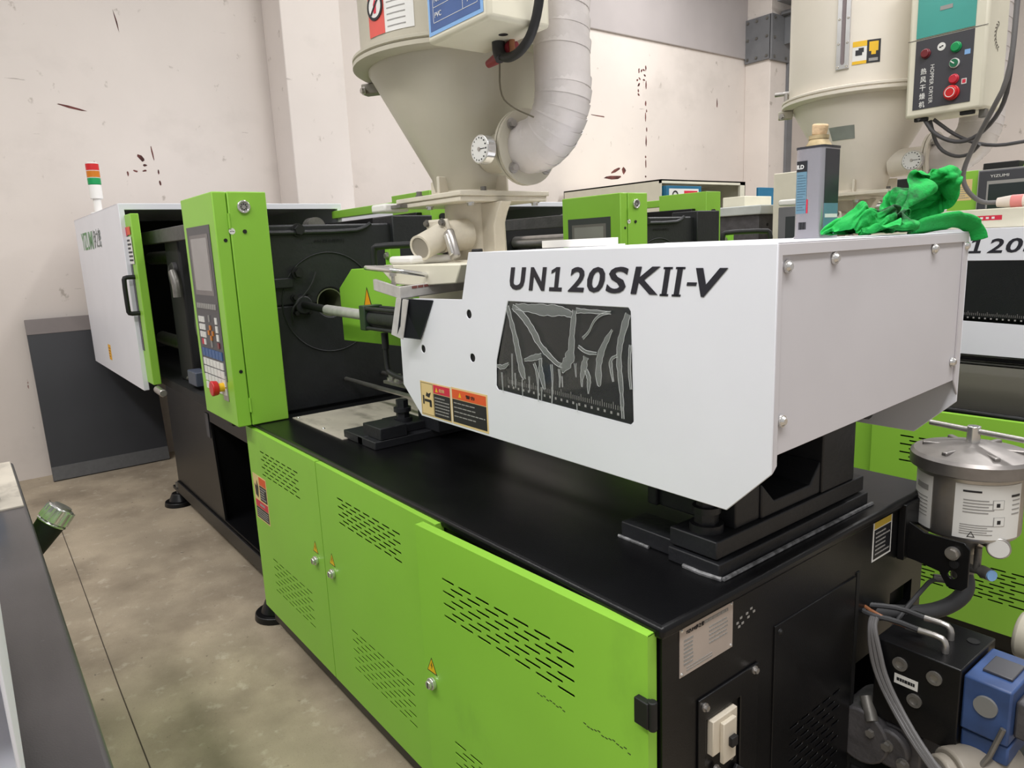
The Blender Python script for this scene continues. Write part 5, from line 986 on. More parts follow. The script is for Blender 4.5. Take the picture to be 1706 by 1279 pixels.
# rag: a square of cloth crumpled to rest on the cover, one corner hanging over the end
rg = thing('cleaning_rag', 'crumpled bright green cloth with black grease, on the white cover corner', 'rag', (0.05, 0.71, 1.688))
CLOTH = [tuple(float(q)/1000 for q in t.split(',')) for t in '34,535,6 13,538,8 10,555,11 2,560,18 2,561,28 10,574,33 4,588,20 -9,577,13 -12,591,8 -20,593,6 -18,605,7 -4,607,4 8,618,4 4,632,5 0,644,8 -1,654,4 6,661,8 10,670,10 12,680,6 4,690,4 -4,701,6 4,714,3 14,726,6 22,740,2 34,748,5 40,756,12 32,760,4 23,754,6 12,758,5 8,764,14 12,772,3 26,778,4 26,791,8 22,802,10 12,810,8 6,818,6 11,826,6 16,837,9 20,851,8 24,864,16 24,870,2 16,879,8 9,871,4 -2,876,6 2,888,14 22,530,8 12,549,3 0,550,12 -1,554,20 6,560,32 10,578,36 4,584,17 -10,579,16 -10,586,6 -16,596,11 -10,608,14 6,610,10 -2,623,6 -6,636,6 -7,648,5 2,650,9 4,659,12 6,668,12 10,678,10 9,689,5 -1,698,8 -1,713,3 10,724,6 19,736,4 30,748,4 38,752,14 36,759,6 28,756,7 18,760,4 12,760,14 8,768,6 22,772,5 23,785,4 20,798,13 17,810,8 6,817,9 6,827,6 10,837,6 16,848,14 18,862,11 30,872,8 16,870,8 9,880,4 2,878,15 11,890,20 20,543,2 0,542,5 -10,546,14 0,549,19 2,562,33 11,582,40 6,590,24 -10,586,22 -12,592,14 -3,598,10 2,608,21 -8,616,10 -14,630,10 -14,642,12 -5,640,12 -6,649,12 -4,658,11 0,666,8 4,676,10 10,688,12 7,699,6 -2,709,9 2,722,4 12,734,6 22,746,4 30,752,14 38,762,11 29,760,10 22,764,4 16,762,14 8,770,11 19,770,8 18,784,4 16,795,14 17,810,14 8,820,16 4,830,12 1,837,4 8,848,8 14,858,18 28,869,15 24,877,6 14,875,13 10,880,26 10,894,34 12,536,9 -9,533,8 -4,538,15 -6,548,19 0,562,28 8,582,40 8,592,26 -6,590,28 0,590,18 -3,600,25 -14,608,19 -18,624,21 -16,638,24 -5,636,20 2,642,21 -6,647,22 -5,656,20 -6,664,14 -4,674,12 2,684,10 6,696,14 7,709,8 -4,718,12 2,730,4 12,741,8 22,750,6 30,756,14 30,768,16 26,768,8 18,765,10 10,772,15 22,772,12 14,784,6 16,800,8 11,812,18 2,821,22 -3,832,18 -8,835,8 0,845,12 8,860,13 19,870,17 24,882,12 14,883,18 20,889,32 19,906,29 -1,544,11 4,530,8 -3,530,16 -6,544,22 -2,560,31 4,577,36 2,586,26 -2,592,34 -12,591,26 -20,604,29 -18,620,32 -14,634,34 -4,638,30 -10,645,29 -2,642,32 3,643,26 0,650,20 -2,660,18 0,669,16 -2,680,16 -2,692,16 0,704,12 2,718,12 -6,729,8 0,741,5 8,752,8 17,756,16 24,761,24 25,760,14 22,768,18 17,778,21 14,774,10 11,788,14 8,804,8 3,808,23 -6,819,16 -4,827,9 -11,832,16 -8,846,11 5,857,18 12,872,17 24,873,16 26,884,23 16,900,20 32,909,20 -4,532,12 5,522,12 0,528,19 -2,542,23 0,559,36 2,576,42 0,578,28 -9,582,35 -14,596,38 -10,614,38 -8,630,41 -2,642,38 -12,642,38 -7,647,39 -8,648,32 -2,648,26 6,648,21 2,656,16 3,667,20 1,678,20 2,690,20 4,702,16 2,714,18 -7,724,14 -7,738,10 -2,750,10 4,756,18 10,760,27 20,766,25 11,763,22 5,771,18 10,784,18 16,798,20 -1,796,16 4,813,12 -6,818,4 -13,825,10 -8,828,24 -12,844,14 0,860,19 12,870,22 22,874,24 18,888,26 32,897,20 44,908,10 0,525,5 -2,518,14 4,526,22 -4,539,26 4,558,36 5,574,44 2,582,36 -6,591,41 -8,606,38 0,622,38 2,638,38 -10,638,42 -16,645,47 -12,650,40 -8,654,34 -4,653,26 8,652,23 7,656,14 8,666,20 6,678,20 7,692,19 8,705,16 6,718,18 -6,726,18 -4,736,12 -6,748,16 -6,760,18 2,768,20 7,766,30 4,774,26 8,784,24 19,790,28 5,792,26 6,806,24 -6,804,10 -15,810,4 -18,822,11 -12,828,25 -12,848,18 -1,863,23 9,874,23 20,878,26 26,894,27 42,901,22 42,897,6 6,524,6 1,514,10 8,520,21 2,538,25 7,556,35 10,570,42 4,582,42 0,596,42 -5,610,45 -4,628,46 -1,643,42 -10,640,50 -12,648,50 -12,652,44 -4,654,37 0,652,30 10,656,24 12,660,14 11,671,16 11,682,22 14,694,18 12,708,21 2,718,22 0,728,16 0,739,13 -1,749,17 -4,758,24 -4,768,26 0,774,33 1,782,34 12,779,34 4,789,33 0,803,32 -2,797,20 -16,800,12 -11,813,9 -21,820,15 -16,832,26 -12,854,22 0,867,29 8,874,28 20,882,30 28,902,30 46,908,16 42,892,8 12,522,8 2,514,6 6,521,16 4,540,22 7,556,30 12,571,40 8,582,44 4,596,42 -1,612,45 -4,630,50 -2,644,46 -8,640,54 -10,649,53 -7,652,46 0,654,38 8,650,30 16,652,21 19,664,18 18,677,18 17,690,22 7,698,26 6,711,29 5,724,27 -3,731,23 2,740,17 -3,748,22 -2,756,28 0,767,30 6,774,36 6,784,42 2,784,31 -2,792,24 -10,800,28 -4,806,18 -18,806,13 -9,814,12 -21,820,22 -21,842,23 -10,860,30 3,870,37 11,870,31 20,882,34 31,902,32 50,906,20 46,896,9 13,518,12 8,512,6 8,521,12 1,542,18 8,560,28 13,574,35 12,580,47 9,594,44 4,612,40 4,629,50 2,642,47 -3,642,56 -4,651,54 0,649,46 6,646,36 15,648,29 23,658,24 25,671,23 18,680,29 16,694,34 16,706,26 14,719,26 9,726,17 6,736,22 -6,741,20 -2,748,28 -5,758,32 4,766,32 12,773,38 8,786,39 -1,788,34 -6,790,23 -14,800,23 -7,810,20 -20,810,15 -8,816,20 -19,829,28 -20,852,34 -4,864,43 4,862,31 10,866,24 20,878,30 33,900,33 50,904,25 48,894,17 14,517,16 8,516,11 12,526,12 2,545,14 10,560,31 18,575,37 18,578,50 14,592,49 11,608,39 5,626,40 7,636,52 4,646,54 2,654,51 6,654,42 14,646,36 24,652,30 30,664,28 24,674,35 26,688,34 24,702,32 24,714,24 20,727,22 16,732,12 10,740,14 4,738,26 -9,746,28 -10,760,26 0,766,34 10,774,42 12,790,42 -4,791,38 -10,787,24 -14,798,18 -12,808,24 -20,816,21 -10,822,30 -21,838,40 -12,859,48 0,852,34 1,855,22 8,864,29 22,875,30 30,897,28 48,896,28 55,894,24 16,522,16 10,519,18 11,530,10 7,546,17 14,558,38 24,574,41 24,578,54 20,590,56 15,604,50 16,620,38 11,634,40 8,644,44 11,650,49 14,653,42 24,648,38 34,656,32 32,670,37 30,680,28 34,696,30 27,707,22 20,716,14 19,729,13 20,740,8 16,740,17 7,743,20 -1,744,32 -10,756,34 -8,770,32 2,778,43 12,789,48 2,793,37 -10,790,32 -18,795,23 -22,806,22 -14,814,32 -20,826,42 -18,848,53 0,852,40 -2,844,23 7,849,21 9,859,30 22,874,34 30,892,28 40,896,20 42,900,25 20,520,19 12,525,20 16,535,12 8,546,26 21,560,40 31,576,45 32,578,58 31,590,60 21,602,62 18,617,52 22,628,40 18,638,46 17,644,42 22,649,46 28,655,38 40,662,37 35,672,28 38,686,28 30,696,22 24,708,12 22,718,6 22,732,4 26,743,10 15,745,12 4,748,16 3,746,32 -8,752,39 -11,768,38 -3,780,38 6,784,50 2,796,42 -10,794,39 -16,798,34 -14,809,33 -20,820,44 -18,836,58 -4,850,50 -3,842,29 4,836,17 11,845,16 10,860,25 25,872,32 30,889,34 36,894,28 43,886,22 23,524,23 17,530,22 18,542,15 14,546,34 28,562,41 38,576,48 40,582,62 34,586,70 32,598,60 26,614,62 23,628,53 28,634,42 26,641,46 30,646,41 34,657,45 37,669,38 41,675,26 34,686,20 32,700,16 29,715,16 26,724,4 26,736,4 26,746,13 16,750,12 7,752,18 1,751,30 -6,754,44 -11,766,44 -8,780,40 0,786,49 4,796,47 -2,797,38 -10,803,40 -7,813,41 -8,824,52 -4,842,64 -8,841,40 -4,833,23 8,832,20 15,842,17 14,858,26 29,871,28 29,885,30 34,886,27 31,892,18 26,529,18 18,530,12 24,540,21 22,546,38 36,564,42 46,578,52 44,578,68 42,587,74 38,600,70 29,606,56 32,622,57 30,636,52 33,640,43 36,648,42 39,658,45 42,671,40 44,681,26 36,689,15 32,703,9 29,716,10 24,728,8 32,738,4 24,742,16 16,752,18 6,755,24 4,750,34 -3,757,46 -6,767,44 -6,778,46 -4,790,50 -2,799,50 2,800,44 -2,808,44 0,817,50 0,826,62 -11,836,51 -5,829,36 3,835,28 10,828,24 11,843,20 16,860,30 30,873,32 34,884,30 32,880,24 22,893,17 27,524,12 24,534,14 24,536,30 31,548,40 42,566,44 50,578,55 48,579,72 48,591,78 38,593,68 36,602,56 32,617,50 36,632,52 36,642,48 40,648,42 43,658,42 46,670,36 48,684,27 38,694,19 36,706,8 32,718,10 25,732,12 34,741,7 26,744,19 12,747,18 9,754,29 3,756,36 -5,760,41 -4,772,40 -1,778,49 -4,788,54 0,798,55 4,802,49 -2,808,52 -5,817,62 -12,832,65 -2,832,50 2,828,34 6,839,28 13,829,28 9,846,24 14,864,36 30,876,38 34,888,35 36,883,24 22,889,12 34,528,15 31,538,20 31,536,34 38,551,40 48,568,44 54,576,58 48,584,67 52,594,75 42,590,68 40,600,56 34,612,46 36,630,46 40,642,50 43,649,46 42,656,38 46,668,32 49,682,24 39,694,16 38,709,10 32,719,4 30,732,11 34,746,10 26,750,20 12,744,22 10,750,34 2,754,44 -2,764,37 1,772,43 3,780,50 1,788,54 4,796,54 8,804,53 0,809,58 -6,818,70 -4,835,68 2,828,52 1,834,36 4,842,30 15,832,31 7,848,30 22,863,38 24,882,38 32,892,37 37,888,26 22,888,11 32,535,12 36,531,24 40,538,36 45,555,38 54,566,48 54,574,62 52,584,70 54,595,70 46,588,67 44,601,59 38,612,46 42,628,46 44,642,45 47,650,48 46,656,40 42,664,30 44,679,22 42,694,13 40,710,16 35,722,7 33,734,6 36,746,16 26,747,26 12,740,27 8,745,38 6,758,36 -2,764,46 3,772,50 2,779,56 4,788,57 7,794,56 10,802,56 4,812,60 -2,818,73 2,835,66 4,830,50 5,832,36 4,843,35 16,836,36 6,852,37 22,868,44 24,887,42 34,894,42 40,892,30 28,886,12 38,537,13 44,532,25 47,540,38 50,556,41 58,568,51 54,572,67 54,584,74 56,593,66 45,587,62 46,600,56 41,614,51 43,630,50 48,641,44 52,650,48 51,658,44 46,662,31 43,675,18 40,690,8 42,706,11 38,720,4 38,732,5 38,740,18 23,740,26 7,737,34 15,750,38 8,758,46 1,766,54 -4,774,52 -4,782,56 -2,790,59 6,794,61 10,802,60 7,814,62 1,818,74 3,830,62 8,828,49 9,830,38 4,840,40 16,840,42 3,858,44 20,875,49 30,891,46 31,900,38 40,886,37 34,882,16 45,538,14 52,534,26 53,543,40 52,556,48 59,568,56 58,574,67 58,584,74 56,588,65 44,588,56 44,600,48 45,616,55 47,630,46 50,642,52 56,647,47 50,650,42 50,664,36 48,673,20 44,687,7 41,704,6 42,717,4 42,730,6 34,734,18 22,731,28 10,734,42 4,748,42 -2,754,50 -8,762,53 -8,772,58 -2,778,61 0,786,62 2,794,64 8,801,64 10,815,65 2,824,74 6,831,63 13,827,50 12,834,40 2,838,44 14,846,48 7,866,40 18,884,53 29,899,50 36,906,42 42,894,40 40,882,22 50,540,14 56,536,27 52,548,37 56,556,49 58,564,58 60,576,66 61,584,69 51,584,62 48,590,51 50,604,52 50,621,55 54,634,45 56,642,56 59,650,53 56,650,44 50,658,34 49,674,25 44,688,12 44,702,4 43,716,8 46,728,12 35,728,23 22,725,36 6,732,32 -2,740,46 -10,748,55 -11,760,60 -3,766,60 3,774,58 6,782,60 6,791,65 9,799,68 10,810,67 6,824,76 8,834,67 11,832,52 15,836,44 6,834,50 12,851,52 18,869,44 25,890,48 29,907,56 40,910,48 44,902,40 45,884,27 56,538,16 58,542,28 52,553,36 62,556,48 63,564,58 65,573,66 63,584,64 56,583,54 52,596,58 53,612,60 56,622,47 62,638,48 62,643,60 67,649,56 60,652,48 54,654,34 50,670,23 48,685,12 48,702,11 48,713,6 48,722,16 36,720,26 16,720,29 10,729,44 2,738,56 0,753,54 -6,755,64 0,764,63 0,772,62 6,780,64 12,789,63 14,800,64 14,810,68 6,818,76 11,830,67 14,836,56 16,840,50 4,839,55 5,857,52 22,872,50 34,894,50 36,908,62 44,912,54 50,906,40 50,890,29 60,539,18 62,541,32 54,555,35 60,560,46 64,569,54 62,577,61 66,585,55 56,590,60 59,603,62 60,614,52 65,628,45 70,640,54 71,646,64 73,652,58 64,655,52 54,658,38 54,670,24 49,681,8 47,697,7 52,708,8 47,713,19 30,712,22 22,720,39 14,728,54 11,743,54 -2,744,56 1,753,64 -6,762,68 -5,772,67 0,782,67 10,788,68 15,800,68 18,814,66 8,816,78 12,824,66 16,829,56 16,840,56 4,845,60 9,862,58 28,876,55 40,896,54 40,908,66 48,912,58 54,905,45 56,892,28 60,543,16 65,543,30 58,552,38 64,562,45 68,570,52 58,576,56 58,584,50 64,592,56 68,606,56 64,622,54 74,634,46 75,637,61 78,647,65 77,648,56 66,651,50 58,658,38 54,674,29 53,680,10 50,692,4 54,702,11 44,706,22 29,708,32 26,718,48 20,734,49 7,743,46 5,747,59 0,748,70 -6,759,73 -2,768,68 4,778,69 6,790,72 11,802,72 21,813,69 12,820,78 16,825,68 18,832,62 11,840,62 5,850,64 14,867,62 31,882,60 44,897,58 44,908,70 50,908,61 50,902,47 59,892,31 56,546,16 64,548,28 62,554,38 66,556,48 67,566,57 66,576,57 66,584,48 63,596,48 60,610,50 68,624,46 80,633,52 82,638,66 84,646,62 78,642,58 68,646,50 58,652,35 58,672,28 52,682,17 55,691,6 53,698,15 40,700,22 32,704,38 30,723,44 18,735,42 9,748,44 11,749,59 6,748,70 -2,757,76 0,768,73 8,774,67 11,786,72 12,800,76 18,811,74 14,820,82 20,828,70 18,836,65 10,841,68 8,854,69 17,869,68 30,886,64 47,898,61 46,906,72 52,906,64 52,900,50 61,891,35 59,546,12 61,550,25 59,558,34 68,560,44 72,566,53 72,576,58 73,588,52 70,601,54 64,610,42 77,621,44 78,630,60 88,636,66 89,644,60 82,642,54 71,644,47 62,653,34 60,668,24 54,683,21 51,687,10 51,694,20 40,695,27 36,708,38 30,724,38 19,738,36 14,750,42 9,754,56 4,752,66 3,756,78 -2,768,78 10,772,70 15,785,68 15,799,72 22,810,76 18,820,84 16,830,75 18,838,70 14,845,68 10,856,74 20,872,72 36,884,62 48,898,66 48,910,76 56,911,65 55,903,50 65,891,36 63,542,14 66,550,24 64,557,34 68,565,40 70,570,48 75,580,51 79,592,51 67,598,48 70,612,50 82,620,52 82,628,65 94,636,64 93,642,59 86,642,52 72,648,48 62,657,36 64,668,22 56,680,16 56,690,12 50,688,22 44,694,30 40,710,34 28,724,33 22,738,40 18,753,42 10,758,53 4,757,64 7,758,76 -1,768,84 5,774,73 16,784,72 19,797,74 26,810,72 22,821,84 18,831,79 15,838,74 13,846,73 16,857,72 26,872,72 40,884,62 52,900,63 52,908,77 58,910,68 58,906,52 68,894,38 64,546,11 67,552,22 66,560,30 72,564,36 70,573,42 78,581,44 78,594,44 67,604,42 78,610,52 88,618,58 88,628,67 98,634,62 97,646,60 88,647,54 75,652,50 62,660,40 62,672,26 61,682,14 58,692,14 54,690,24 47,696,34 40,710,30 31,727,31 26,739,42 16,749,46 13,762,52 6,762,63 8,763,74 2,765,86 8,772,76 12,785,76 16,798,78 28,808,74 26,822,80 22,831,76 18,840,78 18,848,74 18,860,76 31,872,72 40,886,66 54,900,65 53,905,77 59,907,70 58,902,54 68,890,40 60,545,12 67,556,18 67,562,28 74,566,32 70,576,36 79,584,38 70,595,39 72,610,40 86,612,49 94,617,62 87,629,62 98,633,56 100,646,58 88,650,52 74,651,46 65,663,39 62,675,28 58,684,20 60,694,17 51,696,22 48,702,32 42,715,28 34,731,30 26,741,38 18,748,49 14,760,56 10,758,64 13,765,74 5,763,86 12,769,78 16,783,78 15,799,82 28,809,80 30,822,80 26,832,76 22,840,74 23,849,72 23,862,79 32,876,76 44,884,66 52,896,70 49,902,78 60,904,70 61,902,54 70,890,42 60,546,8 64,558,14 68,565,23 75,570,27 70,580,31 78,589,34 70,601,32 80,608,40 90,617,48 98,622,61 86,630,58 94,636,56 98,647,52 86,650,46 72,650,41 69,666,36 64,676,26 60,684,23 58,690,22 54,700,26 48,707,34 44,719,28 38,734,31 28,744,39 20,750,46 16,756,57 8,754,66 15,762,74 8,760,86 16,768,79 20,782,76 20,796,82 26,810,83 29,822,84 28,832,78 26,841,77 25,850,78 26,865,82 37,874,72 47,886,69 57,896,70 50,900,80 59,900,69 66,901,54 76,890,42 64,546,8 66,554,14 67,566,16 71,573,22 72,584,26 80,594,28 74,607,30 80,616,40 88,622,52 98,623,57 84,626,55 90,638,54 94,644,46 82,652,40 69,654,35 72,668,30 68,680,24 62,687,20 58,692,26 54,698,31 51,712,32 39,720,32 34,734,36 32,748,42 22,754,46 18,754,58 10,752,65 13,756,76 12,760,89 19,769,82 20,784,82 25,798,78 31,810,86 28,822,88 26,832,84 24,842,83 26,853,86 32,864,78 41,878,77 43,892,72 57,892,70 56,898,80 64,906,71 68,896,55 83,888,44 67,546,10 69,556,16 72,566,20 70,576,18 74,586,20 80,598,22 79,608,32 86,618,39 88,626,52 100,628,58 90,630,56 97,636,51 84,643,47 72,646,38 74,660,30 66,671,24 68,681,18 66,689,24 59,696,28 53,701,36 50,716,36 35,722,35 32,734,40 28,745,45 24,758,48 20,760,60 16,753,68 16,753,80 17,759,91 17,775,88 26,786,82 30,800,82 35,812,82 32,822,88 27,832,88 26,843,88 34,853,82 36,868,86 37,883,78 44,892,76 52,893,74 62,898,82 71,900,68 72,887,54 92,886,49 68,550,9 70,559,14 74,568,18 75,575,22 79,587,20 83,598,26 85,608,34 91,618,39 86,626,48 96,631,54 88,630,48 95,638,40 78,641,39 75,652,26 68,664,20 66,676,14 64,686,14 66,694,20 62,698,30 54,704,38 44,714,38 40,727,36 34,738,43 27,744,50 24,754,51 24,760,62 22,754,71 22,761,79 26,766,92 27,778,82 36,790,86 38,801,82 40,812,84 36,822,85 32,833,90 31,846,92 39,857,84 40,870,78 40,884,84 43,894,81 52,889,79 67,891,78 62,892,62 82,888,61 99,879,56 65,552,8 70,561,11 74,570,14 79,577,20 81,587,25 85,598,32 84,608,39 92,616,43 93,624,48 100,632,44 88,626,36 81,640,36 86,656,36 80,667,24 76,671,10 72,682,8 67,692,9 63,696,17 60,700,29 56,708,41 40,712,40 42,729,38 37,741,42 30,748,49 24,750,56 30,754,64 30,758,76 30,757,88 34,768,80 42,780,82 46,792,78 46,802,84 44,811,90 40,823,86 32,836,85 37,850,92 38,864,88 44,872,79 44,884,81 48,892,86 60,892,86 56,888,70 74,884,70 88,874,63 106,875,66 60,556,10 66,563,8 72,572,10 81,580,18 84,590,26 89,598,32 85,604,41 92,612,46 99,619,44 100,627,33 92,640,32 80,650,23 94,663,21 86,668,8 87,682,10 80,689,4 72,686,12 68,696,18 57,703,26 56,712,41 40,715,44 37,728,41 38,740,46 35,747,54 31,749,64 28,746,74 38,750,86 43,762,79 50,774,75 56,786,80 58,796,82 56,804,86 48,812,90 40,824,90 38,838,86 40,852,86 43,864,90 44,872,84 48,880,84 54,887,94 52,882,80 69,881,80 83,870,75 98,864,69 104,877,78 60,554,2 64,565,4 69,574,11 80,582,14 85,592,22 88,601,29 91,606,38 97,612,40 97,623,32 87,634,28 84,648,18 97,660,20 100,666,4 96,678,10 96,690,4 87,696,8 79,686,11 72,698,18 59,706,24 54,715,37 44,718,44 34,728,45 31,736,50 32,738,60 37,738,70 47,744,78 54,758,79 60,772,80 64,785,81 69,793,72 68,800,79 62,807,84 51,814,88 35,821,92 39,839,90 44,852,86 46,863,86 50,872,89 44,877,98 50,875,84 66,877,92 80,866,86 94,858,80 106,866,80 102,878,88 66,548,5 68,560,4 71,573,6 76,583,14 88,591,17 92,598,26 95,606,30 96,616,29 90,625,21 90,640,14 98,654,19 109,664,8 108,680,6 105,686,16 94,684,12 92,698,13 84,685,12 76,698,21 62,706,28 58,718,36 48,721,45 42,730,46 38,728,55 45,734,62 53,744,68 58,759,68 65,773,68 72,784,68 80,786,76 82,796,74 77,804,77 67,810,84 54,817,90 36,822,96 36,838,93 46,849,90 50,858,92 52,864,99 52,864,86 67,868,94 82,867,100 96,860,92 109,854,86 113,868,89 102,876,93 72,542,8 72,555,6 75,568,4 78,582,10 80,592,16 86,600,23 90,610,22 92,620,20 92,633,12 100,648,14 110,661,19 114,674,10 114,688,10 104,696,14 96,686,18 93,697,18 84,683,16 75,696,26 62,704,32 61,716,38 52,724,42 49,726,52 46,738,51 53,748,56 63,760,62 71,771,61 82,782,64 88,792,68 88,796,75 82,790,80 78,800,81 68,809,89 55,818,94 40,824,94 38,838,96 40,848,94 47,853,100 54,853,90 68,858,92 85,860,94 94,853,101 103,847,90 100,858,94 113,864,94 107,876,95 73,538,18 70,552,13 78,564,6 82,579,6 86,590,12 90,600,18 92,610,16 94,622,12 100,636,10 107,652,10 117,665,16 110,676,16 114,687,16 106,695,20 97,686,23 88,698,21 81,682,22 70,692,27 62,702,36 62,714,42 59,724,44 54,733,44 58,744,50 67,754,57 78,764,58 84,773,69 88,782,74 96,792,74 92,798,80 86,790,84 74,798,82 62,806,90 51,814,96 40,825,98 43,836,98 46,842,95 56,844,98 62,858,102 78,860,103 84,844,99 100,842,94 108,849,98 100,859,98 108,867,94 109,880,100 81,537,17 70,550,19 78,562,12 82,576,11 90,588,13 94,600,16 97,610,17 100,622,12 106,636,10 113,652,12 122,666,12 116,676,18 117,686,21 106,686,20 100,694,29 82,694,29 73,680,28 62,691,30 62,700,42 59,710,44 54,721,47 58,732,50 66,742,54 76,753,60 84,765,65 90,775,70 91,782,79 96,788,78 94,796,85 82,798,87 67,796,90 52,804,93 42,812,97 42,825,102 41,836,102 46,846,100 57,848,105 70,854,98 80,852,111 90,850,99 96,840,102 107,846,103 105,858,104 100,870,94 96,884,102 80,536,10 73,548,14 84,562,12 82,577,16 93,586,17 96,598,21 98,610,22 101,622,18 109,634,14 113,650,17 122,661,18 122,672,22 116,678,28 105,680,32 91,680,31 76,682,36 60,680,36 64,691,43 71,702,46 60,706,48 54,717,51 56,731,54 66,742,60 76,752,65 82,763,70 90,771,74 94,776,80 92,782,86 85,788,93 73,795,99 60,805,101 48,814,102 36,816,107 40,826,110 39,836,106 44,847,104 59,852,106 72,848,100 82,847,111 92,851,102 94,840,106 99,851,104 95,864,106 109,875,106 100,888,114 84,540,9 75,552,8 87,566,6 88,576,22 98,586,24 98,598,28 104,608,26 102,621,24 102,635,18 114,644,22 118,656,25 112,663,23 104,668,24 92,670,28 78,670,32 64,670,39 75,679,42 78,692,38 72,700,33 67,709,40 64,716,51 54,726,58 59,740,62 68,749,67 77,757,73 82,765,78 82,772,84 77,778,90 66,788,90 54,796,94 41,804,101 41,805,115 48,814,115 50,822,110 46,833,106 42,846,108 57,852,111 70,850,104 80,841,108 90,843,107 96,844,115 102,858,116 103,872,118 97,886,113 94,900,104 82,544,22 86,554,4 95,568,12 98,580,24 104,591,16 107,594,27 106,604,33 106,618,30 107,632,23 104,646,20 110,650,30 108,658,34 98,660,34 86,660,40 72,660,46 74,676,52 76,690,54 79,701,50 78,710,42 75,713,30 67,720,40 64,724,56 54,732,65 60,745,68 66,754,73 69,762,79 68,767,88 60,776,86 48,784,92 38,790,103 47,792,116 58,800,116 60,807,108 57,816,102 54,830,102 48,841,110 50,858,111 65,854,110 72,844,114 82,846,116 88,856,121 90,868,122 88,876,110 82,890,104 78,903,96 76,550,12 90,558,20 98,572,26 106,578,13 116,588,16 114,598,20 115,604,32 108,617,38 104,629,28 100,641,24 102,650,28 100,652,38 96,658,44 84,658,51 80,670,42 85,682,50 87,694,57 91,698,46 86,702,36 84,715,38 72,722,31 68,728,46 64,731,62 55,738,72 60,748,76 60,755,83 55,764,86 48,772,94 35,780,102 50,782,108 62,790,114 65,798,104 72,806,106 65,810,98 62,824,102 55,838,108 51,852,116 60,862,113 68,854,118 76,858,114 78,866,122 79,880,118 76,890,106 72,894,92 82,900,82 81,560,20 96,564,32 104,568,14 116,576,21 121,586,24 122,596,18 120,604,30 112,616,38 104,628,32 102,640,28 97,648,28 95,652,36 92,653,46 87,664,52 86,674,40 82,687,48 93,690,56 94,692,44 84,696,40 86,708,36 79,720,29 70,730,40 66,734,56 61,737,70 55,744,78 54,752,84 50,760,92 39,768,97 38,778,111 51,786,118 61,786,106 71,792,104 77,802,104 70,808,96 66,822,98 58,833,109 52,846,118 56,859,118 66,860,112 72,862,120 70,873,116 70,888,114 68,900,103 73,908,90 76,910,77'.split()]
cb_ = B(); n_ = 45; cv_ = [cb_.bm.verts.new((0.055+(x-0.05)*1.0, 0.487+(y-0.516)*1.15, 1.6875+max(z, 0.003)*(0.98+0.25*max(0, min(1, (y-0.68)/0.1))))) for x, y, z in CLOTH]
for i in range(n_-1):
    for q in range(n_-1): cb_.bm.faces.new((cv_[i*n_+q], cv_[(i+1)*n_+q], cv_[(i+1)*n_+q+1], cv_[i*n_+q+1]))
ro = cb_.make('cloth_heap', rag_m, rg, angle=180)
md = ro.modifiers.new('thick', 'SOLIDIFY'); md.thickness = 0.0025
md = ro.modifiers.new('soft', 'SUBSURF'); md.levels = 2; md.render_levels = 2
B().tube([(0.07, 0.77, 1.70), (0.095, 0.84, 1.712), (0.115, 0.90, 1.715), (0.128, 0.93, 1.704), (0.137, 0.948, 1.684), (0.139, 0.953, 1.668)], [0.024]+[0.028]*5+[0.022]*4+[0.017]*6+[0.011], 14, 2, 0.38).make('hanging_corner', rag_m, rg, angle=180)
# white plastic angle strip
tag(B().prism([(0, 0), (0.034, 0), (0.034, 0.004), (0.004, 0.004), (0.004, 0.022), (0, 0.022)], 'x', 0, 0.30).xf(Matrix.Translation((-0.895, 0.50, 1.6885)) @ Matrix.Rotation(0.06, 4, 'Z')).make('plastic_strip', wplastic, bevel=0.001), 'white plastic angle strip lying on top of the white cover', 'strip')

# ------------------------------------------------------------------ machine at the left edge (its rear side)
m0 = thing('injection_moulding_machine', 'black topped machine cut off by the left edge, its rear side shown', 'machine', (-1.1, -1.45, 0), 'moulding machines in the row')
Y0, Y1 = -1.97, -0.875
B().box(-2.32, 0.0, Y0, Y1-0.01, 0.06, 0.975).make('base_frame', black, m0); B().box(-2.33, 0.012, Y0, Y1+0.012, 0.972, 1.0).make('base_top', bsheen, m0, 0.010, segs=3)
B().box(-2.30, -0.02, Y1-0.01, Y1-0.004, 0.14, 0.93).make('rear_panel', green, m0, 0.002); B().box(-2.26, -0.01, Y0+0.03, Y1-0.05, 0, 0.062).make('skirt', black2, m0)
B().box(-2.32, -1.70, Y0+0.12, Y1+0.004, 0.9985, 1.006).make('oil_plate', tray_mat, m0, 0.002)
B().box(-1.19, 0.123, -1.82, -0.957, 1.188, 1.19).box(-1.19, 0.123, -0.960, -0.957, 1.19, 1.685).box(-1.19, 0.123, -1.82, -1.817, 1.19, 1.685).box(-1.19, 0.123, -1.82, -0.957, 1.683, 1.685).make('injection_cover', white, m0, 0.003)
B().box(-1.0, -0.1, -1.75, -1.15, 1.0, 1.19).make('support_casting', cast, m0, 0.004)
for x, z in ((-1.42, 0.86), (-1.40, 0.83), (-0.98, 0.85)): bolt('side_bolt', (x, Y1-0.004, z), (0, 1, 0), 0.012, 0.03, dsteel, m0)
fcx = B().cyl((-2.06, -0.90, 0.70), (-2.06, -0.795, 0.82), 0.036, 24, 0.046).make('filler_neck', black2, m0)
c0 = Vector((-2.06, -0.795, 0.82)); cd = Vector((0, 0.105, 0.12)).normalized()
B().cyl(c0, c0+cd*0.008, 0.05, 28).cyl(c0+cd*0.008, c0+cd*0.062, 0.046, 28, 0.043).make('filler_cap', chrome, fcx, 0.004)
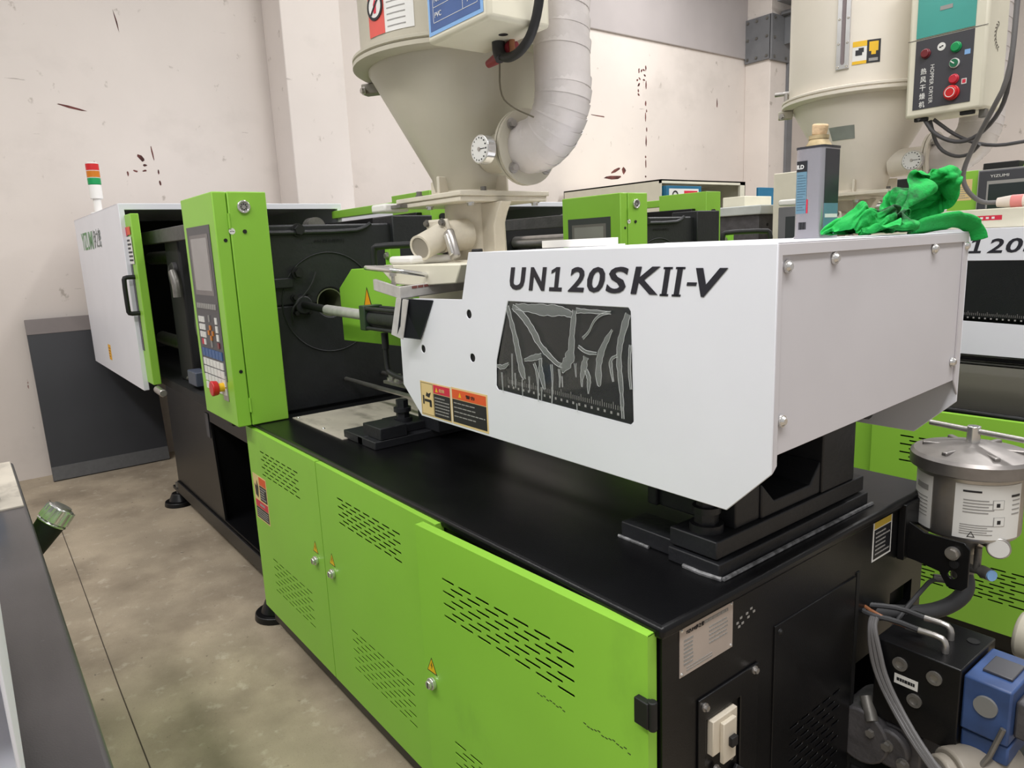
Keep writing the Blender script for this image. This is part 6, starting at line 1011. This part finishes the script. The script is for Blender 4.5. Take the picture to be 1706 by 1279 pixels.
for k in range(12):
    u_ = cd.orthogonal().normalized(); v_ = cd.cross(u_); rr_ = u_*math.cos(k*PI/6)+v_*math.sin(k*PI/6); B().cyl(c0+cd*0.012+rr_*0.045, c0+cd*0.058+rr_*0.043, 0.007, 8).make('cap_flute', chrome, fcx)
B().cyl(c0+cd*0.062, c0+cd*0.070, 0.03, 24).make('cap_boss', dsteel, fcx)
wb = thing('water_bottle', 'clear plastic bottle with blue label on the left machine tray', 'bottle', (-1.80, -0.955, 1.006))
B().lathe([(0.028, 0.0), (0.032, 0.006), (0.032, 0.15), (0.024, 0.18), (0.013, 0.20), (0.013, 0.21)], (-1.80, -0.955, 1.006), 28).make('bottle_body', clear, wb); B().lathe([(0.0325, 0.04), (0.0325, 0.12)], (-1.80, -0.955, 1.006), 28).make('bottle_label', M('bright_blue_label', (96, 150, 206), 0.4), wb); B().lathe([(0.015, 0.2), (0.015, 0.222)], (-1.80, -0.955, 1.006), 20).make('bottle_cap', wplastic, wb)

# ------------------------------------------------------------------ machines further back
m3 = thing('injection_moulding_machine', 'third machine with a large monitor, at the right edge behind', 'machine', (-0.9, 4.5, 0), 'moulding machines in the row')
B().box(-3.0, 1.2, 4.22, 5.2, 0.0, 1.0).make('base_frame', black, m3, 0.004); B().box(-1.8, 1.0, 4.30, 5.1, 1.0, 1.755).make('machine_cover', cream, m3, 0.006)
mon = B().box(-1.03, -0.35, 4.19, 4.27, 1.785, 2.03).make('monitor', panelg, m3, 0.008)
B().box(-1.035, -0.345, 4.196, 4.2, 1.78, 2.035).make('monitor_frame', gprint, mon, 0.004); rects(front(-0.98, 4.19, 1.80), [(0, 0.6, 0, 0.165)], 'screen', gprint, mon, 0.001); rects(front(-0.97, 4.19, 1.80), [(0, 0.58, -0.006, 0.145)], 'screen_glass', screend, mon, 0.002)
text('YIZUMI', front(-0.965, 4.19, 1.985), 0.10, 0.016, wprint, mon, lift=0.0016)
B().box(-1.22, -1.04, 4.24, 4.42, 1.75, 2.04).make('green_post', green, m3, 0.003); B().box(-1.04, 0.1, 4.30, 4.42, 2.02, 2.05).make('green_beam', green, m3, 0.003); B().box(-1.75, -1.20, 4.40, 4.46, 1.90, 1.94).make('green_beam', green, m3, 0.003)
rects(front(-1.19, 4.24, 1.86), [(0.0, 0.11, 0, 0.13)], 'warning_sticker', creamp, m3); rects(front(-1.19, 4.24, 1.86), lines(0.01, 0.10, 0.01, 0.09, 6, 0.35, 71), 'sticker_lines', gprint, m3, 0.0012, kind='stuff')
B().box(-1.02, -0.83, 4.22, 4.34, 2.025, 2.075).make('black_cap', black2, m3, 0.004); B().box(-0.70, -0.4, 4.22, 4.34, 2.06, 2.12).make('black_cap', black2, m3, 0.004); B().box(-1.9, -1.25, 4.38, 4.46, 1.94, 2.04).make('black_cover', black2, m3, 0.006)
for z in (1.80, 1.86): B().cyl((-1.95, 4.42, z), (-1.05, 4.42, z), 0.03, 16).make('tie_bar', steel, m3)
B().box(-2.25, -1.9, 4.40, 5.0, 1.0, 1.80).make('dark_clamp', cast, m3, 0.008)
# older cream and blue machine against the wall
mo = thing('old_moulding_machine', 'older cream and blue machine by the wall behind the row', 'machine', (-4.2, 5.8, 0))
HX, HY0, HY1 = -4.43, 5.2, 6.72
B().box(-5.98, HX, HY0, HY0+0.01, 1.0, 2.33).box(-5.98, HX, HY1-0.01, HY1, 1.0, 2.33).box(-5.98, HX, HY0, HY1, 2.315, 2.33).box(-5.98, -5.97, HY0, HY1, 1.0, 2.33).box(HX-0.03, HX, HY0, HY1, 2.29, 2.33).box(HX-0.03, HX, HY1-0.10, HY1, 1.0, 2.33).make('clamp_hood', cream, mo, smooth=False)
B().box(-5.9, -5.88, HY0+0.02, HY1-0.02, 1.0, 2.30).make('blue_liner', blue2, mo); B().box(-5.9, -3.42, HY0+0.05, HY1-0.05, 0.0, 1.0).make('base_frame', cream, mo, 0.006)
bs = B().box(HX-0.02, HX+0.05, HY0+0.03, HY0+0.62, 1.9, 2.26).make('blue_door', blue2, mo, 0.004)
rects(side(HX+0.05, HY0+0.07, 2.10), [(0, 0.50, 0, 0.13)], 'warning_sticker', wprint, bs); rects(side(HX+0.05, HY0+0.07, 2.10), [(0.25, 0.48, 0.02, 0.11)], 'red_block', redp, bs, 0.0012); B().ring((HX+0.052, HY0+0.17, 2.16), (HX+0.054, HY0+0.17, 2.16), 0.05, 0.035, 20).make('ban_circle', kprint, bs)
B().box(-4.0, -3.97, 6.3, 7.3, 1.7, 2.22).make('blue_panel', blue2, mo, 0.004)
B().box(-4.2, -3.35, 5.4, 6.9, 1.90, 1.99).make('injection_table', M('pale_grey_paint', (196, 200, 196), 0.4), mo, 0.01); B().box(-4.2, -3.4, 5.45, 6.8, 1.45, 1.90).make('drilled_plate', gunmetal, mo, 0.006)
for i in range(8): B().cyl((-3.4, 5.6+i*0.13, 1.80-0.02*(i % 3)), (-3.395, 5.6+i*0.13, 1.80-0.02*(i % 3)), 0.016, 10).make('drilled_hole', black2, mo)
B().cyl((-3.40, 5.9, 1.70), (-3.36, 6.2, 1.72), 0.03, 12).make('handwheel_bar', dsteel, mo)
tag(B().box(-3.95, -3.68, 5.62, 6.1, 1.99, 2.10).make('parts_box', cream, bevel=0.006), 'small cream box resting on the old machine table', 'box')
cb = thing('cream_cabinet', 'tall plain cream cabinet behind the thinner tin', 'cabinet', (-2.9, 5.6, 0))
B().box(-3.25, -2.45, 5.45, 6.1, 0.0, 2.27).make('cabinet_body', cream, cb, 0.008); B().box(-3.18, -2.55, 5.435, 5.452, 1.3, 1.95).make('monitor_frame', greysteel, cb, 0.006); B().box(-3.10, -2.62, 5.43, 5.437, 1.36, 1.86).make('screen', screend, cb, 0.003)
